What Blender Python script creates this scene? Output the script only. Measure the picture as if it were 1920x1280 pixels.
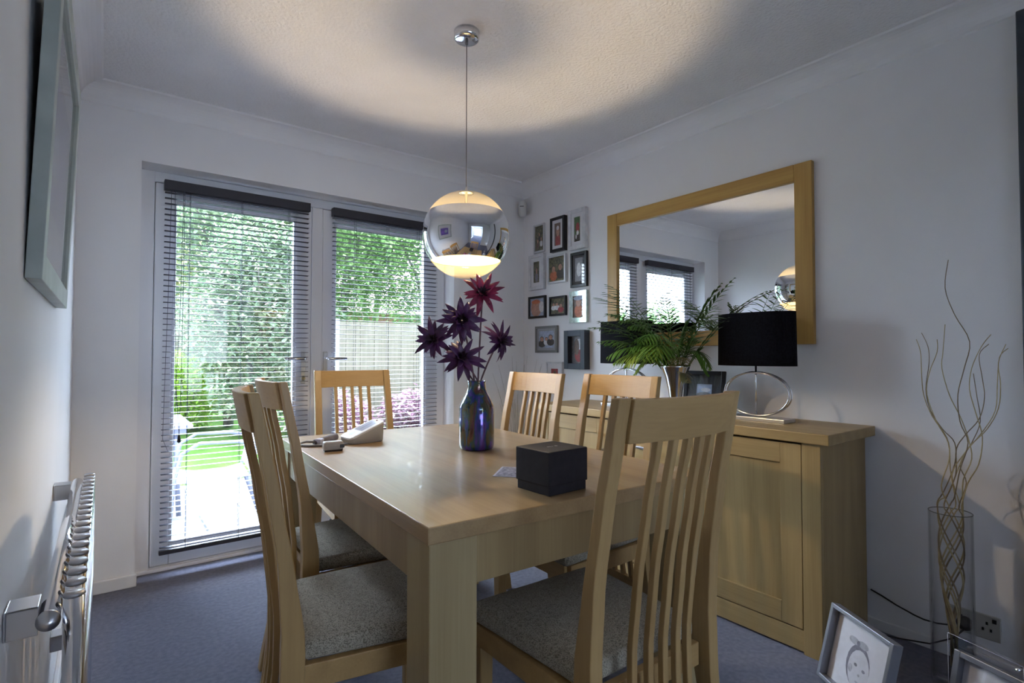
import bpy, math, random
from mathutils import Vector, Matrix

for o in list(bpy.data.objects): bpy.data.objects.remove(o)
S = bpy.context.scene
COL = S.collection
PI = math.pi

# ------------------------------------------------------------ camera
CAMZ = 1.1
FPX = 1005.81
RT = Vector((0.79693, -0.60407, 0.00081)); UP = Vector((-0.01568, -0.01935, 0.99969)); FW = Vector((0.60386, 0.7967, 0.02489))
cd = bpy.data.cameras.new('camera'); cam = bpy.data.objects.new('camera', cd); COL.objects.link(cam)
cd.sensor_width = 36.0; cd.lens = 36.0*FPX/1920.0; cd.clip_start = 0.02; cd.clip_end = 300
cam.matrix_world = Matrix(((RT.x, UP.x, -FW.x, 0), (RT.y, UP.y, -FW.y, 0), (RT.z, UP.z, -FW.z, CAMZ), (0, 0, 0, 1)))
S.camera = cam
S.view_settings.view_transform = 'Standard'; S.view_settings.look = 'None'
S.view_settings.gamma = 1.0; S.view_settings.use_curve_mapping = False
S.view_settings.exposure = 1.46

# ------------------------------------------------------------ sky
W = bpy.data.worlds.new('world'); S.world = W; W.use_nodes = True
wn = W.node_tree; wn.nodes.clear()
wo = wn.nodes.new('ShaderNodeOutputWorld'); wb = wn.nodes.new('ShaderNodeBackground')
wc = wn.nodes.new('ShaderNodeTexCoord'); wno = wn.nodes.new('ShaderNodeTexNoise'); wr = wn.nodes.new('ShaderNodeValToRGB')
wno.inputs['Scale'].default_value = 2.2; wno.inputs['Detail'].default_value = 5
wr.color_ramp.elements[0].position = 0.35; wr.color_ramp.elements[0].color = (0.60, 0.76, 1.0, 1)
wr.color_ramp.elements[1].position = 0.7; wr.color_ramp.elements[1].color = (0.77, 0.88, 1.0, 1)
wn.links.new(wc.outputs['Generated'], wno.inputs['Vector']); wn.links.new(wno.outputs['Fac'], wr.inputs['Fac'])
wn.links.new(wr.outputs['Color'], wb.inputs['Color']); wn.links.new(wb.outputs['Background'], wo.inputs['Surface'])
# overcast sky, brightest where the sun sits behind the cloud beyond the garden
SKY_BASE, SKY_GLOW = 2.6, 50.0
vd = wn.nodes.new('ShaderNodeVectorMath'); vd.operation = 'DOT_PRODUCT'; gl = Vector((0.05, 0.74, 0.67)).normalized(); vd.inputs[1].default_value = gl
mx_ = wn.nodes.new('ShaderNodeMath'); mx_.operation = 'MAXIMUM'; mx_.inputs[1].default_value = 0.0
pw_ = wn.nodes.new('ShaderNodeMath'); pw_.operation = 'POWER'; pw_.inputs[1].default_value = 4.0
ml_ = wn.nodes.new('ShaderNodeMath'); ml_.operation = 'MULTIPLY_ADD'; ml_.inputs[1].default_value = SKY_GLOW; ml_.inputs[2].default_value = SKY_BASE
wn.links.new(wc.outputs['Generated'], vd.inputs[0]); wn.links.new(vd.outputs['Value'], mx_.inputs[0]); wn.links.new(mx_.outputs[0], pw_.inputs[0])
wn.links.new(pw_.outputs[0], ml_.inputs[0]); wn.links.new(ml_.outputs[0], wb.inputs['Strength'])

# the pendant bulb's light (its glass and fittings are built further down)
BALL = Vector((1.105, 1.752, 1.562)); BR = 0.168
pl = bpy.data.lights.new('pendant_light', 'POINT'); pl.energy = 11; pl.color = (1.0, 0.79, 0.52); pl.shadow_soft_size = 0.014
plo = bpy.data.objects.new('pendant_light', pl); COL.objects.link(plo); plo.location = BALL + Vector((0, 0, -0.044))

# ------------------------------------------------------------ helpers
def P(px, py, axis, val):
    """world point where the sight line of a photo pixel meets the plane axis = val"""
    d = FW + RT*((px-960)/FPX) - UP*((py-640)/FPX)
    c = Vector((0, 0, CAMZ)); t = (val-c[axis])/d[axis]
    return c + d*t

class MB:
    def __init__(s): s.v = []; s.f = []; s.m = []; s.sm = []
    def add(s, vs, fs, mi=0, smooth=False, M=None):
        b = len(s.v)
        s.v += [tuple(M @ Vector(v)) if M is not None else tuple(v) for v in vs]
        for f in fs: s.f.append(tuple(i+b for i in f)); s.m.append(mi); s.sm.append(smooth)
        return s
    def box(s, a, b, mi=0, M=None):
        x0, y0, z0 = a; x1, y1, z1 = b
        if x0 > x1: x0, x1 = x1, x0
        if y0 > y1: y0, y1 = y1, y0
        if z0 > z1: z0, z1 = z1, z0
        v = [(x0,y0,z0),(x1,y0,z0),(x1,y1,z0),(x0,y1,z0),(x0,y0,z1),(x1,y0,z1),(x1,y1,z1),(x0,y1,z1)]
        return s.add(v, [(0,3,2,1),(4,5,6,7),(0,1,5,4),(1,2,6,5),(2,3,7,6),(3,0,4,7)], mi, False, M)
    def loft(s, rings, mi=0, smooth=True, cap=True, M=None):
        n = len(rings[0]); vs = [p for r in rings for p in r]; fs = []
        for i in range(len(rings)-1):
            for j in range(n):
                k = (j+1) % n
                fs.append((i*n+j, i*n+k, (i+1)*n+k, (i+1)*n+j))
        if cap:
            fs.append(tuple(range(n-1, -1, -1))); fs.append(tuple((len(rings)-1)*n+j for j in range(n)))
        return s.add(vs, fs, mi, smooth, M)
    def lathe(s, prof, n=32, c=(0,0,0), mi=0, sx=1.0, sy=1.0, cap=True, M=None):
        rings = [[(c[0]+r*sx*math.cos(2*PI*j/n), c[1]+r*sy*math.sin(2*PI*j/n), c[2]+z) for j in range(n)] for r, z in prof]
        return s.loft(rings, mi, True, cap, M)
    def tube(s, pts, r, n=8, mi=0, cap=True, closed=False, M=None):
        pts = [Vector(p) for p in pts]; rings = []; N = len(pts)
        rr = r if isinstance(r, (list, tuple)) else [r]*N
        prev = None
        for i, p in enumerate(pts):
            if closed: t = pts[(i+1) % N]-pts[i-1]
            else: t = pts[min(i+1, N-1)]-pts[max(i-1, 0)]
            if t.length < 1e-9: t = Vector((0,0,1))
            t.normalize()
            if prev is None:
                a = Vector((0,0,1)) if abs(t.z) < 0.9 else Vector((1,0,0))
                u = t.cross(a).normalized()
            else:
                u = prev - t*prev.dot(t)
                u = u.normalized() if u.length > 1e-6 else prev
            prev = u; w = t.cross(u)
            rings.append([tuple(p + (u*math.cos(2*PI*j/n)+w*math.sin(2*PI*j/n))*rr[i]) for j in range(n)])
        if closed:
            vs = [p for q in rings for p in q]; fs = []
            for i in range(N):
                for j in range(n):
                    k = (j+1) % n; i2 = (i+1) % N
                    fs.append((i*n+j, i*n+k, i2*n+k, i2*n+j))
            return s.add(vs, fs, mi, True, M)
        return s.loft(rings, mi, True, cap, M)
    def poly(s, pts, mi=0, M=None):
        return s.add(pts, [tuple(range(len(pts)))], mi, False, M)
    def build(s, name, mats, parent=None, bevel=0, seg=2, sub=0, solid=0):
        me = bpy.data.meshes.new(name); me.from_pydata(s.v, [], s.f)
        if not isinstance(mats, (list, tuple)): mats = [mats]
        for m in mats: me.materials.append(m)
        me.polygons.foreach_set('material_index', s.m); me.polygons.foreach_set('use_smooth', s.sm); me.update()
        o = bpy.data.objects.new(name, me); COL.objects.link(o)
        if parent is not None: o.parent = parent
        if solid:
            q = o.modifiers.new('solid', 'SOLIDIFY'); q.thickness = solid
        if bevel:
            q = o.modifiers.new('bevel', 'BEVEL'); q.width = bevel; q.segments = seg; q.limit_method = 'ANGLE'; q.angle_limit = 0.6
        if sub:
            q = o.modifiers.new('sub', 'SUBSURF'); q.levels = sub; q.render_levels = sub
        return o

def tag(o, label, cat, group=None, kind=None):
    o['label'] = label; o['category'] = cat
    if group: o['group'] = group
    if kind: o['kind'] = kind
    return o
def thing(name, label, cat, loc=(0,0,0), rz=0.0, group=None, rot=None):
    o = bpy.data.objects.new(name, None); COL.objects.link(o); o.location = loc
    o.rotation_euler = rot if rot else (0, 0, rz); o.empty_display_size = 0.1
    return tag(o, label, cat, group)
def struct(mb, name, mats, parent=None, **k):
    o = mb.build(name, mats, parent, **k)
    if parent is None: o['kind'] = 'structure'
    return o
def copy_tree(o, parent=None):
    c = o.copy(); COL.objects.link(c); c.parent = parent
    for ch in [q for q in bpy.data.objects if q.parent == o]: copy_tree(ch, c)
    return c

# ------------------------------------------------------------ materials
def mat(name, col=(.8,.8,.8), rough=.5, metal=0.0, spec=.5, coat=0.0, trans=0.0, ior=1.45, sheen=0.0):
    m = bpy.data.materials.new(name); m.use_nodes = True
    b = m.node_tree.nodes['Principled BSDF']
    b.inputs['Base Color'].default_value = (*col, 1); b.inputs['Roughness'].default_value = rough
    b.inputs['Metallic'].default_value = metal; b.inputs['Specular IOR Level'].default_value = spec
    b.inputs['Coat Weight'].default_value = coat; b.inputs['Transmission Weight'].default_value = trans
    b.inputs['IOR'].default_value = ior; b.inputs['Sheen Weight'].default_value = sheen
    return m
def nodes(m): return m.node_tree.nodes, m.node_tree.links, m.node_tree.nodes['Principled BSDF']
def noisy(name, c1, c2, scale=8.0, rough=.6, bump=0.0, bscale=None, detail=4.0, p0=.35, p1=.65, stretch=(1,1,1), dist=.002, **k):
    m = mat(name, c1, rough, **k); N, L, b = nodes(m)
    tc = N.new('ShaderNodeTexCoord'); mp = N.new('ShaderNodeMapping'); mp.inputs['Scale'].default_value = stretch
    nz = N.new('ShaderNodeTexNoise'); nz.inputs['Scale'].default_value = scale; nz.inputs['Detail'].default_value = detail
    cr = N.new('ShaderNodeValToRGB'); cr.color_ramp.elements[0].position = p0; cr.color_ramp.elements[1].position = p1
    cr.color_ramp.elements[0].color = (*c1, 1); cr.color_ramp.elements[1].color = (*c2, 1)
    L.new(tc.outputs['Object'], mp.inputs['Vector']); L.new(mp.outputs['Vector'], nz.inputs['Vector'])
    L.new(nz.outputs['Fac'], cr.inputs['Fac']); L.new(cr.outputs['Color'], b.inputs['Base Color'])
    if bump:
        n2 = N.new('ShaderNodeTexNoise'); n2.inputs['Scale'].default_value = bscale or scale*4; n2.inputs['Detail'].default_value = 3
        bp = N.new('ShaderNodeBump'); bp.inputs['Strength'].default_value = bump; bp.inputs['Distance'].default_value = dist
        L.new(tc.outputs['Object'], n2.inputs['Vector']); L.new(n2.outputs['Fac'], bp.inputs['Height']); L.new(bp.outputs['Normal'], b.inputs['Normal'])
    return m
def oak(name, axis, light=(.385,.275,.125), dark=(.28,.19,.08), rough=.42, coat=0.0):
    m = mat(name, light, rough, coat=coat); N, L, b = nodes(m)
    st = [9.0, 9.0, 9.0]; st[axis] = 0.7
    tc = N.new('ShaderNodeTexCoord'); mp = N.new('ShaderNodeMapping'); mp.inputs['Scale'].default_value = st
    nz = N.new('ShaderNodeTexNoise'); nz.inputs['Scale'].default_value = 1.6; nz.inputs['Detail'].default_value = 6; nz.inputs['Distortion'].default_value = .6
    st2 = [120.0, 120.0, 120.0]; st2[axis] = 3.0
    mp2 = N.new('ShaderNodeMapping'); mp2.inputs['Scale'].default_value = st2
    n2 = N.new('ShaderNodeTexNoise'); n2.inputs['Scale'].default_value = 1.5; n2.inputs['Detail'].default_value = 3
    ad = N.new('ShaderNodeMath'); ad.operation = 'MULTIPLY_ADD'; ad.inputs[1].default_value = .35
    cr = N.new('ShaderNodeValToRGB'); cr.color_ramp.elements[0].position = .45; cr.color_ramp.elements[1].position = .85
    cr.color_ramp.elements[0].color = (*dark, 1); cr.color_ramp.elements[1].color = (*light, 1)
    L.new(tc.outputs['Object'], mp.inputs['Vector']); L.new(tc.outputs['Object'], mp2.inputs['Vector'])
    L.new(mp.outputs['Vector'], nz.inputs['Vector']); L.new(mp2.outputs['Vector'], n2.inputs['Vector'])
    L.new(n2.outputs['Fac'], ad.inputs[0]); L.new(nz.outputs['Fac'], ad.inputs[2])
    L.new(ad.outputs['Value'], cr.inputs['Fac']); L.new(cr.outputs['Color'], b.inputs['Base Color'])
    bp = N.new('ShaderNodeBump'); bp.inputs['Strength'].default_value = .12; bp.inputs['Distance'].default_value = .001
    L.new(n2.outputs['Fac'], bp.inputs['Height']); L.new(bp.outputs['Normal'], b.inputs['Normal'])
    return m
def pane(name, refl=.08, tint=(1,1,1), rough=0.0):
    m = bpy.data.materials.new(name); m.use_nodes = True; N, L = m.node_tree.nodes, m.node_tree.links; N.clear()
    o = N.new('ShaderNodeOutputMaterial'); mx = N.new('ShaderNodeMixShader'); t = N.new('ShaderNodeBsdfTransparent'); g = N.new('ShaderNodeBsdfGlossy')
    lw = N.new('ShaderNodeLayerWeight'); lw.inputs['Blend'].default_value = .5
    pw = N.new('ShaderNodeMath'); pw.operation = 'POWER'; pw.inputs[1].default_value = 5.0
    ma = N.new('ShaderNodeMath'); ma.operation = 'MULTIPLY_ADD'; ma.inputs[1].default_value = .95; ma.inputs[2].default_value = refl/2
    t.inputs['Color'].default_value = (*tint, 1); g.inputs['Roughness'].default_value = rough
    L.new(lw.outputs['Facing'], pw.inputs[0]); L.new(pw.outputs[0], ma.inputs[0]); L.new(ma.outputs[0], mx.inputs['Fac'])
    L.new(t.outputs[0], mx.inputs[1]); L.new(g.outputs[0], mx.inputs[2]); L.new(mx.outputs[0], o.inputs['Surface'])
    return m

M_wall = noisy('wall_paint', (.78,.78,.80), (.81,.81,.83), scale=3, rough=.75, bump=.25, bscale=160, dist=.001)
M_ceil = noisy('ceiling_textured_paint', (.80,.80,.82), (.84,.84,.86), scale=4, rough=.9, bump=1.0, bscale=75, dist=.006)
M_cove = noisy('coving_paint', (.80,.80,.82), (.83,.83,.85), scale=4, rough=.8)
M_trim = noisy('white_trim_paint', (.76,.76,.78), (.79,.79,.81), scale=4, rough=.4)
M_carpet = noisy('blue_grey_carpet', (.095,.102,.17), (.15,.158,.245), scale=60, rough=.95, bump=1.0, bscale=420, dist=.006, sheen=.3)
M_upvc = noisy('white_upvc', (.74,.74,.77), (.77,.77,.80), scale=2, rough=.32)
M_glass = pane('window_glass')
M_pic = pane('picture_glass')
M_oakv = oak('oak_vertical', 2); M_oakx = oak('oak_along_width', 0); M_oaky = oak('oak_along_length', 1)
M_ctop = oak('chair_oak_rail', 0, (0.412,0.267,0.111), (0.311,0.191,0.0751), .48)
M_cv = oak('chair_oak_upright', 2, (0.402,0.267,0.115), (0.302,0.186,0.0751), .38)
M_ttop = oak('table_top_oak', 1, (0.347,0.239,0.121), (0.256,0.165,0.0787), .34, .08)
M_tleg = oak('table_leg_oak', 2, (0.339,0.264,0.14), (0.263,0.19,0.0925), .4)
M_tap = oak('table_apron_oak', 2, (0.306,0.222,0.109), (0.23,0.156,0.073), .38)
M_mir = oak('mirror_frame_oak', 1, (0.557,0.347,0.103), (0.412,0.232,0.0622), .45)
M_mirv = oak('mirror_frame_oak_upright', 2, (0.557,0.347,0.103), (0.412,0.232,0.0622), .45)
M_mirror = mat('silvered_mirror', (.86,.89,.9), 0.0, 1.0)
M_chrome = mat('chrome', (.78,.79,.82), .08, 1.0)
M_steel = mat('brushed_steel', (.55,.55,.57), .28, 1.0)
M_black = noisy('black_lampshade_fabric', (.006,.006,.008), (.010,.010,.014), scale=120, rough=.9, spec=.1)
M_blkfr = mat('black_frame_lacquer', (.012,.012,.015), .3)
M_boxm = noisy('black_box_card', (.016,.015,.021), (.022,.021,.028), scale=40, rough=.6, spec=.25)
M_slat = mat('dark_grey_blind_slat', (.014,.014,.026), .5, .0)
M_cord = mat('dark_blind_cord', (.05,.05,.08), .7)
M_head = noisy('black_headrail', (.02,.02,.03), (.028,.028,.04), scale=10, rough=.5)

def weave(name, c1, c2, sc=150):
    m = mat(name, c1, .9, sheen=.15); N, L, b = nodes(m)
    tc = N.new('ShaderNodeTexCoord'); mp = N.new('ShaderNodeMapping'); mp.inputs['Scale'].default_value = (1, .8, 1)
    vo = N.new('ShaderNodeTexVoronoi'); vo.inputs['Scale'].default_value = sc; vo.inputs['Randomness'].default_value = 1.0
    cr = N.new('ShaderNodeValToRGB'); cr.color_ramp.elements[0].color = (*c2, 1); cr.color_ramp.elements[1].color = (*c1, 1)
    cr.color_ramp.elements[0].position = .35; cr.color_ramp.elements[1].position = .8
    nz = N.new('ShaderNodeTexNoise'); nz.inputs['Scale'].default_value = 90; mx = N.new('ShaderNodeMix'); mx.data_type = 'RGBA'; mx.blend_type = 'MULTIPLY'; mx.inputs['Factor'].default_value = .5
    bp = N.new('ShaderNodeBump'); bp.inputs['Strength'].default_value = .5; bp.inputs['Distance'].default_value = .002; bp.invert = True
    L.new(tc.outputs['Object'], mp.inputs['Vector']); L.new(mp.outputs['Vector'], vo.inputs['Vector']); L.new(tc.outputs['Object'], nz.inputs['Vector'])
    L.new(vo.outputs['Distance'], cr.inputs['Fac']); L.new(cr.outputs['Color'], mx.inputs[6]); L.new(nz.outputs['Fac'], mx.inputs[7]); L.new(mx.outputs[2], b.inputs['Base Color'])
    L.new(vo.outputs['Distance'], bp.inputs['Height']); L.new(bp.outputs['Normal'], b.inputs['Normal'])
    return m
M_seat = weave('grey_beige_woven_fabric', (.20,.18,.14), (.50,.455,.37), 400)

# ------------------------------------------------------------ room shell
XL, XR, YB, YF, ZC = -0.117, 2.49, 3.14, -0.75, 2.36
RX0, RX1, RZ1, YD = 0.127, 1.885, 2.04, 3.285          # door recess and the door plane
T = .25
struct(MB().box((XL-T, -4.6, -.2), (XR+T, YD+.09, 0)), 'floor', M_carpet)
struct(MB().box((XL-T, -4.6, ZC), (XR+T, YB+T, ZC+.2)), 'ceiling', M_ceil)
struct(MB().box((XL-T, YF-.1, 0), (XL, YB+T, ZC)), 'wall_left', M_wall)
struct(MB().box((XR, YF-.1, 0), (XR+T, YB+T, ZC)), 'wall_right', M_wall)
bw = MB(); bw.box((XL-T, YB, 0), (RX0, YB+T, ZC)); bw.box((RX1, YB, 0), (XR+T, YB+T, ZC)); bw.box((RX0, YB, RZ1), (RX1, YB+T, ZC))
struct(bw, 'wall_back', M_wall)
fwm = MB(); fwm.box((XL-T, YF-.1, 0), (.2, YF, ZC)); fwm.box((1.5, YF-.1, 0), (XR+T, YF, ZC)); fwm.box((.2, YF-.1, 2.05), (1.5, YF, ZC))
struct(fwm, 'wall_front', M_wall)
# passage behind the doorway, seen only in the pendant's mirror band
hl = MB(); hl.box((-.5, -4.6, 0), (-.4, YF-.1, ZC)); hl.box((2.0, -4.6, 0), (2.1, YF-.1, ZC))
hl.box((-.5, -4.6, 0), (2.1, -4.5, .35)); hl.box((-.5, -4.6, 2.15), (2.1, -4.5, ZC)); hl.box((-.5, -4.6, .35), (-.1, -4.5, 2.15)); hl.box((1.8, -4.6, .35), (2.1, -4.5, 2.15))  # wide opening left in the unseen end wall to add fill light
struct(hl, 'wall_passage', M_wall)

def cove(name, p0, p1, inward):
    mb = MB(); prof = []
    R = .092
    prof.append((0, -R)); 
    for i in range(9):
        a = i/8*PI/2
        prof.append((R-R*math.cos(a)*.86-.006, -R+R*math.sin(a)*.86+.006))
    prof.append((R, 0)); prof.append((R, .001)); prof.append((0, .001))
    iv = Vector(inward)
    rings = [[tuple(Vector(p)+iv*u+Vector((0, 0, w))) for u, w in prof] for p in (p0, p1)]
    mb.loft(rings, smooth=False); struct(mb, name, M_cove)
cove('trim_1', (XL, YF, ZC), (XL, YB, ZC), (1, 0, 0))
cove('trim_2', (XL, YB, ZC), (XR, YB, ZC), (0, -1, 0))
cove('trim_3', (XR, YF, ZC), (XR, YB, ZC), (-1, 0, 0))
struct(MB().box((XL, YF, 0), (XL+.014, YB-.014, .06)), 'baseboard_left', M_trim, bevel=.004)
bb = MB(); bb.box((XL, YB-.016, 0), (RX0+.008, YB, .06)); bb.box((RX1-.008, YB-.016, 0), (XR, YB, .06))
struct(bb, 'baseboard_back', M_trim, bevel=.005)
struct(MB().box((XR-.012, YF, 0), (XR, YB-.016, .045)), 'baseboard_right', M_trim, bevel=.004)
struct(MB().box((XR-.05, .30, 0), (XR, .397, ZC-.095)), 'trim_4', mat('dark_grey_door_casing', (.05,.06,.075), .5), bevel=.004)

# ------------------------------------------------------------ french doors
fr = MB()
fr.box((RX0, YD-.01, .0), (.1905, YD+.06, RZ1)); fr.box((.15, YD+.042, 0), (.22, YD+.06, RZ1)); fr.box((1.80, YD+.042, 0), (1.85, YD+.06, RZ1)); fr.box((.15, YD+.042, 1.96), (1.85, YD+.06, RZ1)); fr.box((.15, YD+.042, 0), (1.85, YD+.06, .06)); fr.box((1.825, YD-.01, 0), (RX1, YD+.06, RZ1))
fr.box((.187, YD-.01, 1.985), (1.825, YD+.06, RZ1)); fr.box((.187, YD-.01, 0), (1.825, YD+.06, .028)); fr.box((RX0, YD-.022, 0), (RX1, YD-.01, .02))
dframe = struct(fr, 'door_1', M_upvc, bevel=.004)
def leaf(name, x0, x1, gx0, gx1, hside):
    m = MB(); y0, y1 = YD-.022, YD+.04; z0, z1 = .032, 1.98; gz0, gz1 = .135, 1.895
    m.box((x0, y0, z0), (gx0, y1, z1)); m.box((gx1, y0, z0), (x1, y1, z1)); m.box((gx0, y0, z0), (gx1, y1, gz0)); m.box((gx0, y0, gz1), (gx1, y1, z1))
    o = struct(m, name, M_upvc, bevel=.005)
    g = MB(); g.box((gx0-.004, YD+.008, gz0-.004), (gx1+.004, YD+.014, gz1+.004)); q = g.build('glass_pane', M_glass, o)
    b = MB()   # glazing bead
    for a, c in (((gx0, y0+.004, gz0), (gx0+.014, YD+.006, gz1)), ((gx1-.014, y0+.004, gz0), (gx1, YD+.006, gz1)), ((gx0+.014, y0+.004, gz0), (gx1-.014, YD+.006, gz0+.014)), ((gx0+.014, y0+.004, gz1-.014), (gx1-.014, YD+.006, gz1))): b.box(a, c)
    b.build('glazing_bead', M_upvc, o, bevel=.003)
    hx = hside[0]; d = hside[1]
    h = MB(); h.box((hx-.014, y0-.008, .93), (hx+.014, y0, 1.12)); hp = h.build('handle_plate', M_steel, o, bevel=.004)
    h = MB(); h.tube([(hx, y0-.006, 1.078), (hx, y0-.045, 1.078), (hx+d*.012, y0-.052, 1.078), (hx+d*.115, y0-.052, 1.076)], [.009, .009, .010, .008], 12); h.build('door_handle', M_chrome, hp)
    h = MB(); h.box((hx-.006, y0-.011, .948), (hx+.006, y0-.008, .975)); h.build('keyhole', mat('dark_keyhole', (.02,.02,.02), .5), hp)
    h = MB(); h.lathe([(.0, 0), (.011, 0), (.011, .01), (0, .01)], 16, (0,0,0), M=Matrix.Translation((hx, y0-.008, .962)) @ Matrix.Rotation(PI/2, 4, 'X')); h.build('lock_cylinder', mat('brass_lock', (.55,.45,.25), .35, .9), hp)
    return o
leaf('door_2', .192, .972, .272, .884, (.928, -1))
leaf('door_3', 1.036, 1.822, 1.108, 1.735, (1.012+.045, 1))
m = MB(); m.box((.972, YD-.03, .032), (1.034, YD+.04, 1.98)); struct(m, 'trim_5', M_upvc, bevel=.004)

# ------------------------------------------------------------ venetian blinds
def blind(x0, x1, label, cords, tassel):
    t = thing('venetian_blind', label, 'blind', (x0, 3.215, .1), 0, 'venetian blinds on the french doors')
    w = x1-x0; H = 1.985-.1
    MB().box((0, -.022, H-.05), (w, .022, H)).build('headrail', M_head, t, bevel=.003)
    m = MB(); n = 65; z0 = .035; z1 = H-.062; dp = .0145
    for i in range(n):
        z = z0+(z1-z0)*i/(n-1); rows = []
        tl = math.radians(-1.5)
        for k in range(5):
            u = -1+k*.5; y = u*dp; zz = z+.0022*(1-u*u)+y*math.sin(tl); rows.append((y, zz))
        vs = []
        for y, zz in rows: vs += [(.004, y, zz), (w-.004, y, zz)]
        for y, zz in rows: vs += [(.004, y, zz-.0009), (w-.004, y, zz-.0009)]
        fs = []
        for k in range(4): fs += [(2*k, 2*k+1, 2*k+3, 2*k+2), (10+2*k, 12+2*k, 13+2*k, 11+2*k)]
        fs += [(0, 10, 11, 1), (8, 9, 19, 18)]
        m.add(vs, fs, 0, False)
    m.build('slats', M_slat, t)
    MB().box((.002, -.014, 0), (w-.002, .014, .02)).build('bottom_rail', M_head, t, bevel=.003)
    for cx in cords:
        m = MB()
        for y in (-.016, .016): m.tube([(cx*w, y, .01), (cx*w, y, H-.05)], .0011, 5)
        m.build('ladder_cord', M_cord, t)
    if tassel:
        m = MB(); z1 = H-.05; zt = .59
        for dx in (-.006, .006):
            m.tube([(.085+dx*.4, -.03, z1), (.08+dx, -.034, 1.2), (.072+dx*1.8, -.036, .85), (.078, -.036, zt)], .0012, 5)
        m.build('pull_cord', M_cord, t)
        MB().lathe([(.002, .035), (.006, .03), (.009, 0), (.004, -.004)], 12, (.078, -.036, zt-.03)).build('cord_tassel', M_blkfr, t)
        m = MB(); m.tube([(.03, -.03, z1), (.022, -.034, 1.3), (.012, -.036, .8), (.008, -.04, .58), (.03, -.045, .52), (.055, -.045, .56), (.062, -.04, .8), (.05, -.034, 1.3), (.045, -.03, z1)], .0011, 5)
        m.build('lift_cord', M_cord, t)
    return t
blind(.225, .945, 'dark slatted venetian blind on the left french door, tassel cord hanging down', (.16, .5, .84), True)
blind(1.078, 1.795, 'dark slatted venetian blind on the right french door, partly behind the globe lamp', (.2, .5, .8), False)

# ------------------------------------------------------------ table
tb = thing('dining_table', 'oak dining table with thick square legs in the middle of the room', 'table', (.51, .945, 0), math.radians(-2.7))
TW, TL = .885, 1.385
MB().box((0, 0, .724), (TW, TL, .76)).build('table_top', M_ttop, tb, bevel=.003)
m = MB(); 
m.box((.11, .012, .622), (TW-.11, .034, .724)); m.box((.11, TL-.034, .622), (TW-.11, TL-.012, .724))
m.box((.012, .11, .622), (.034, TL-.11, .724)); m.box((TW-.034, .11, .622), (TW-.012, TL-.11, .724))
m.build('apron', M_tap, tb, bevel=.002)
for lx in (.006, TW-.116):
    for ly in (.006, TL-.116):
        MB().box((lx, ly, 0), (lx+.11, ly+.11, .724)).build('leg', M_tleg, tb, bevel=.003)

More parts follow.
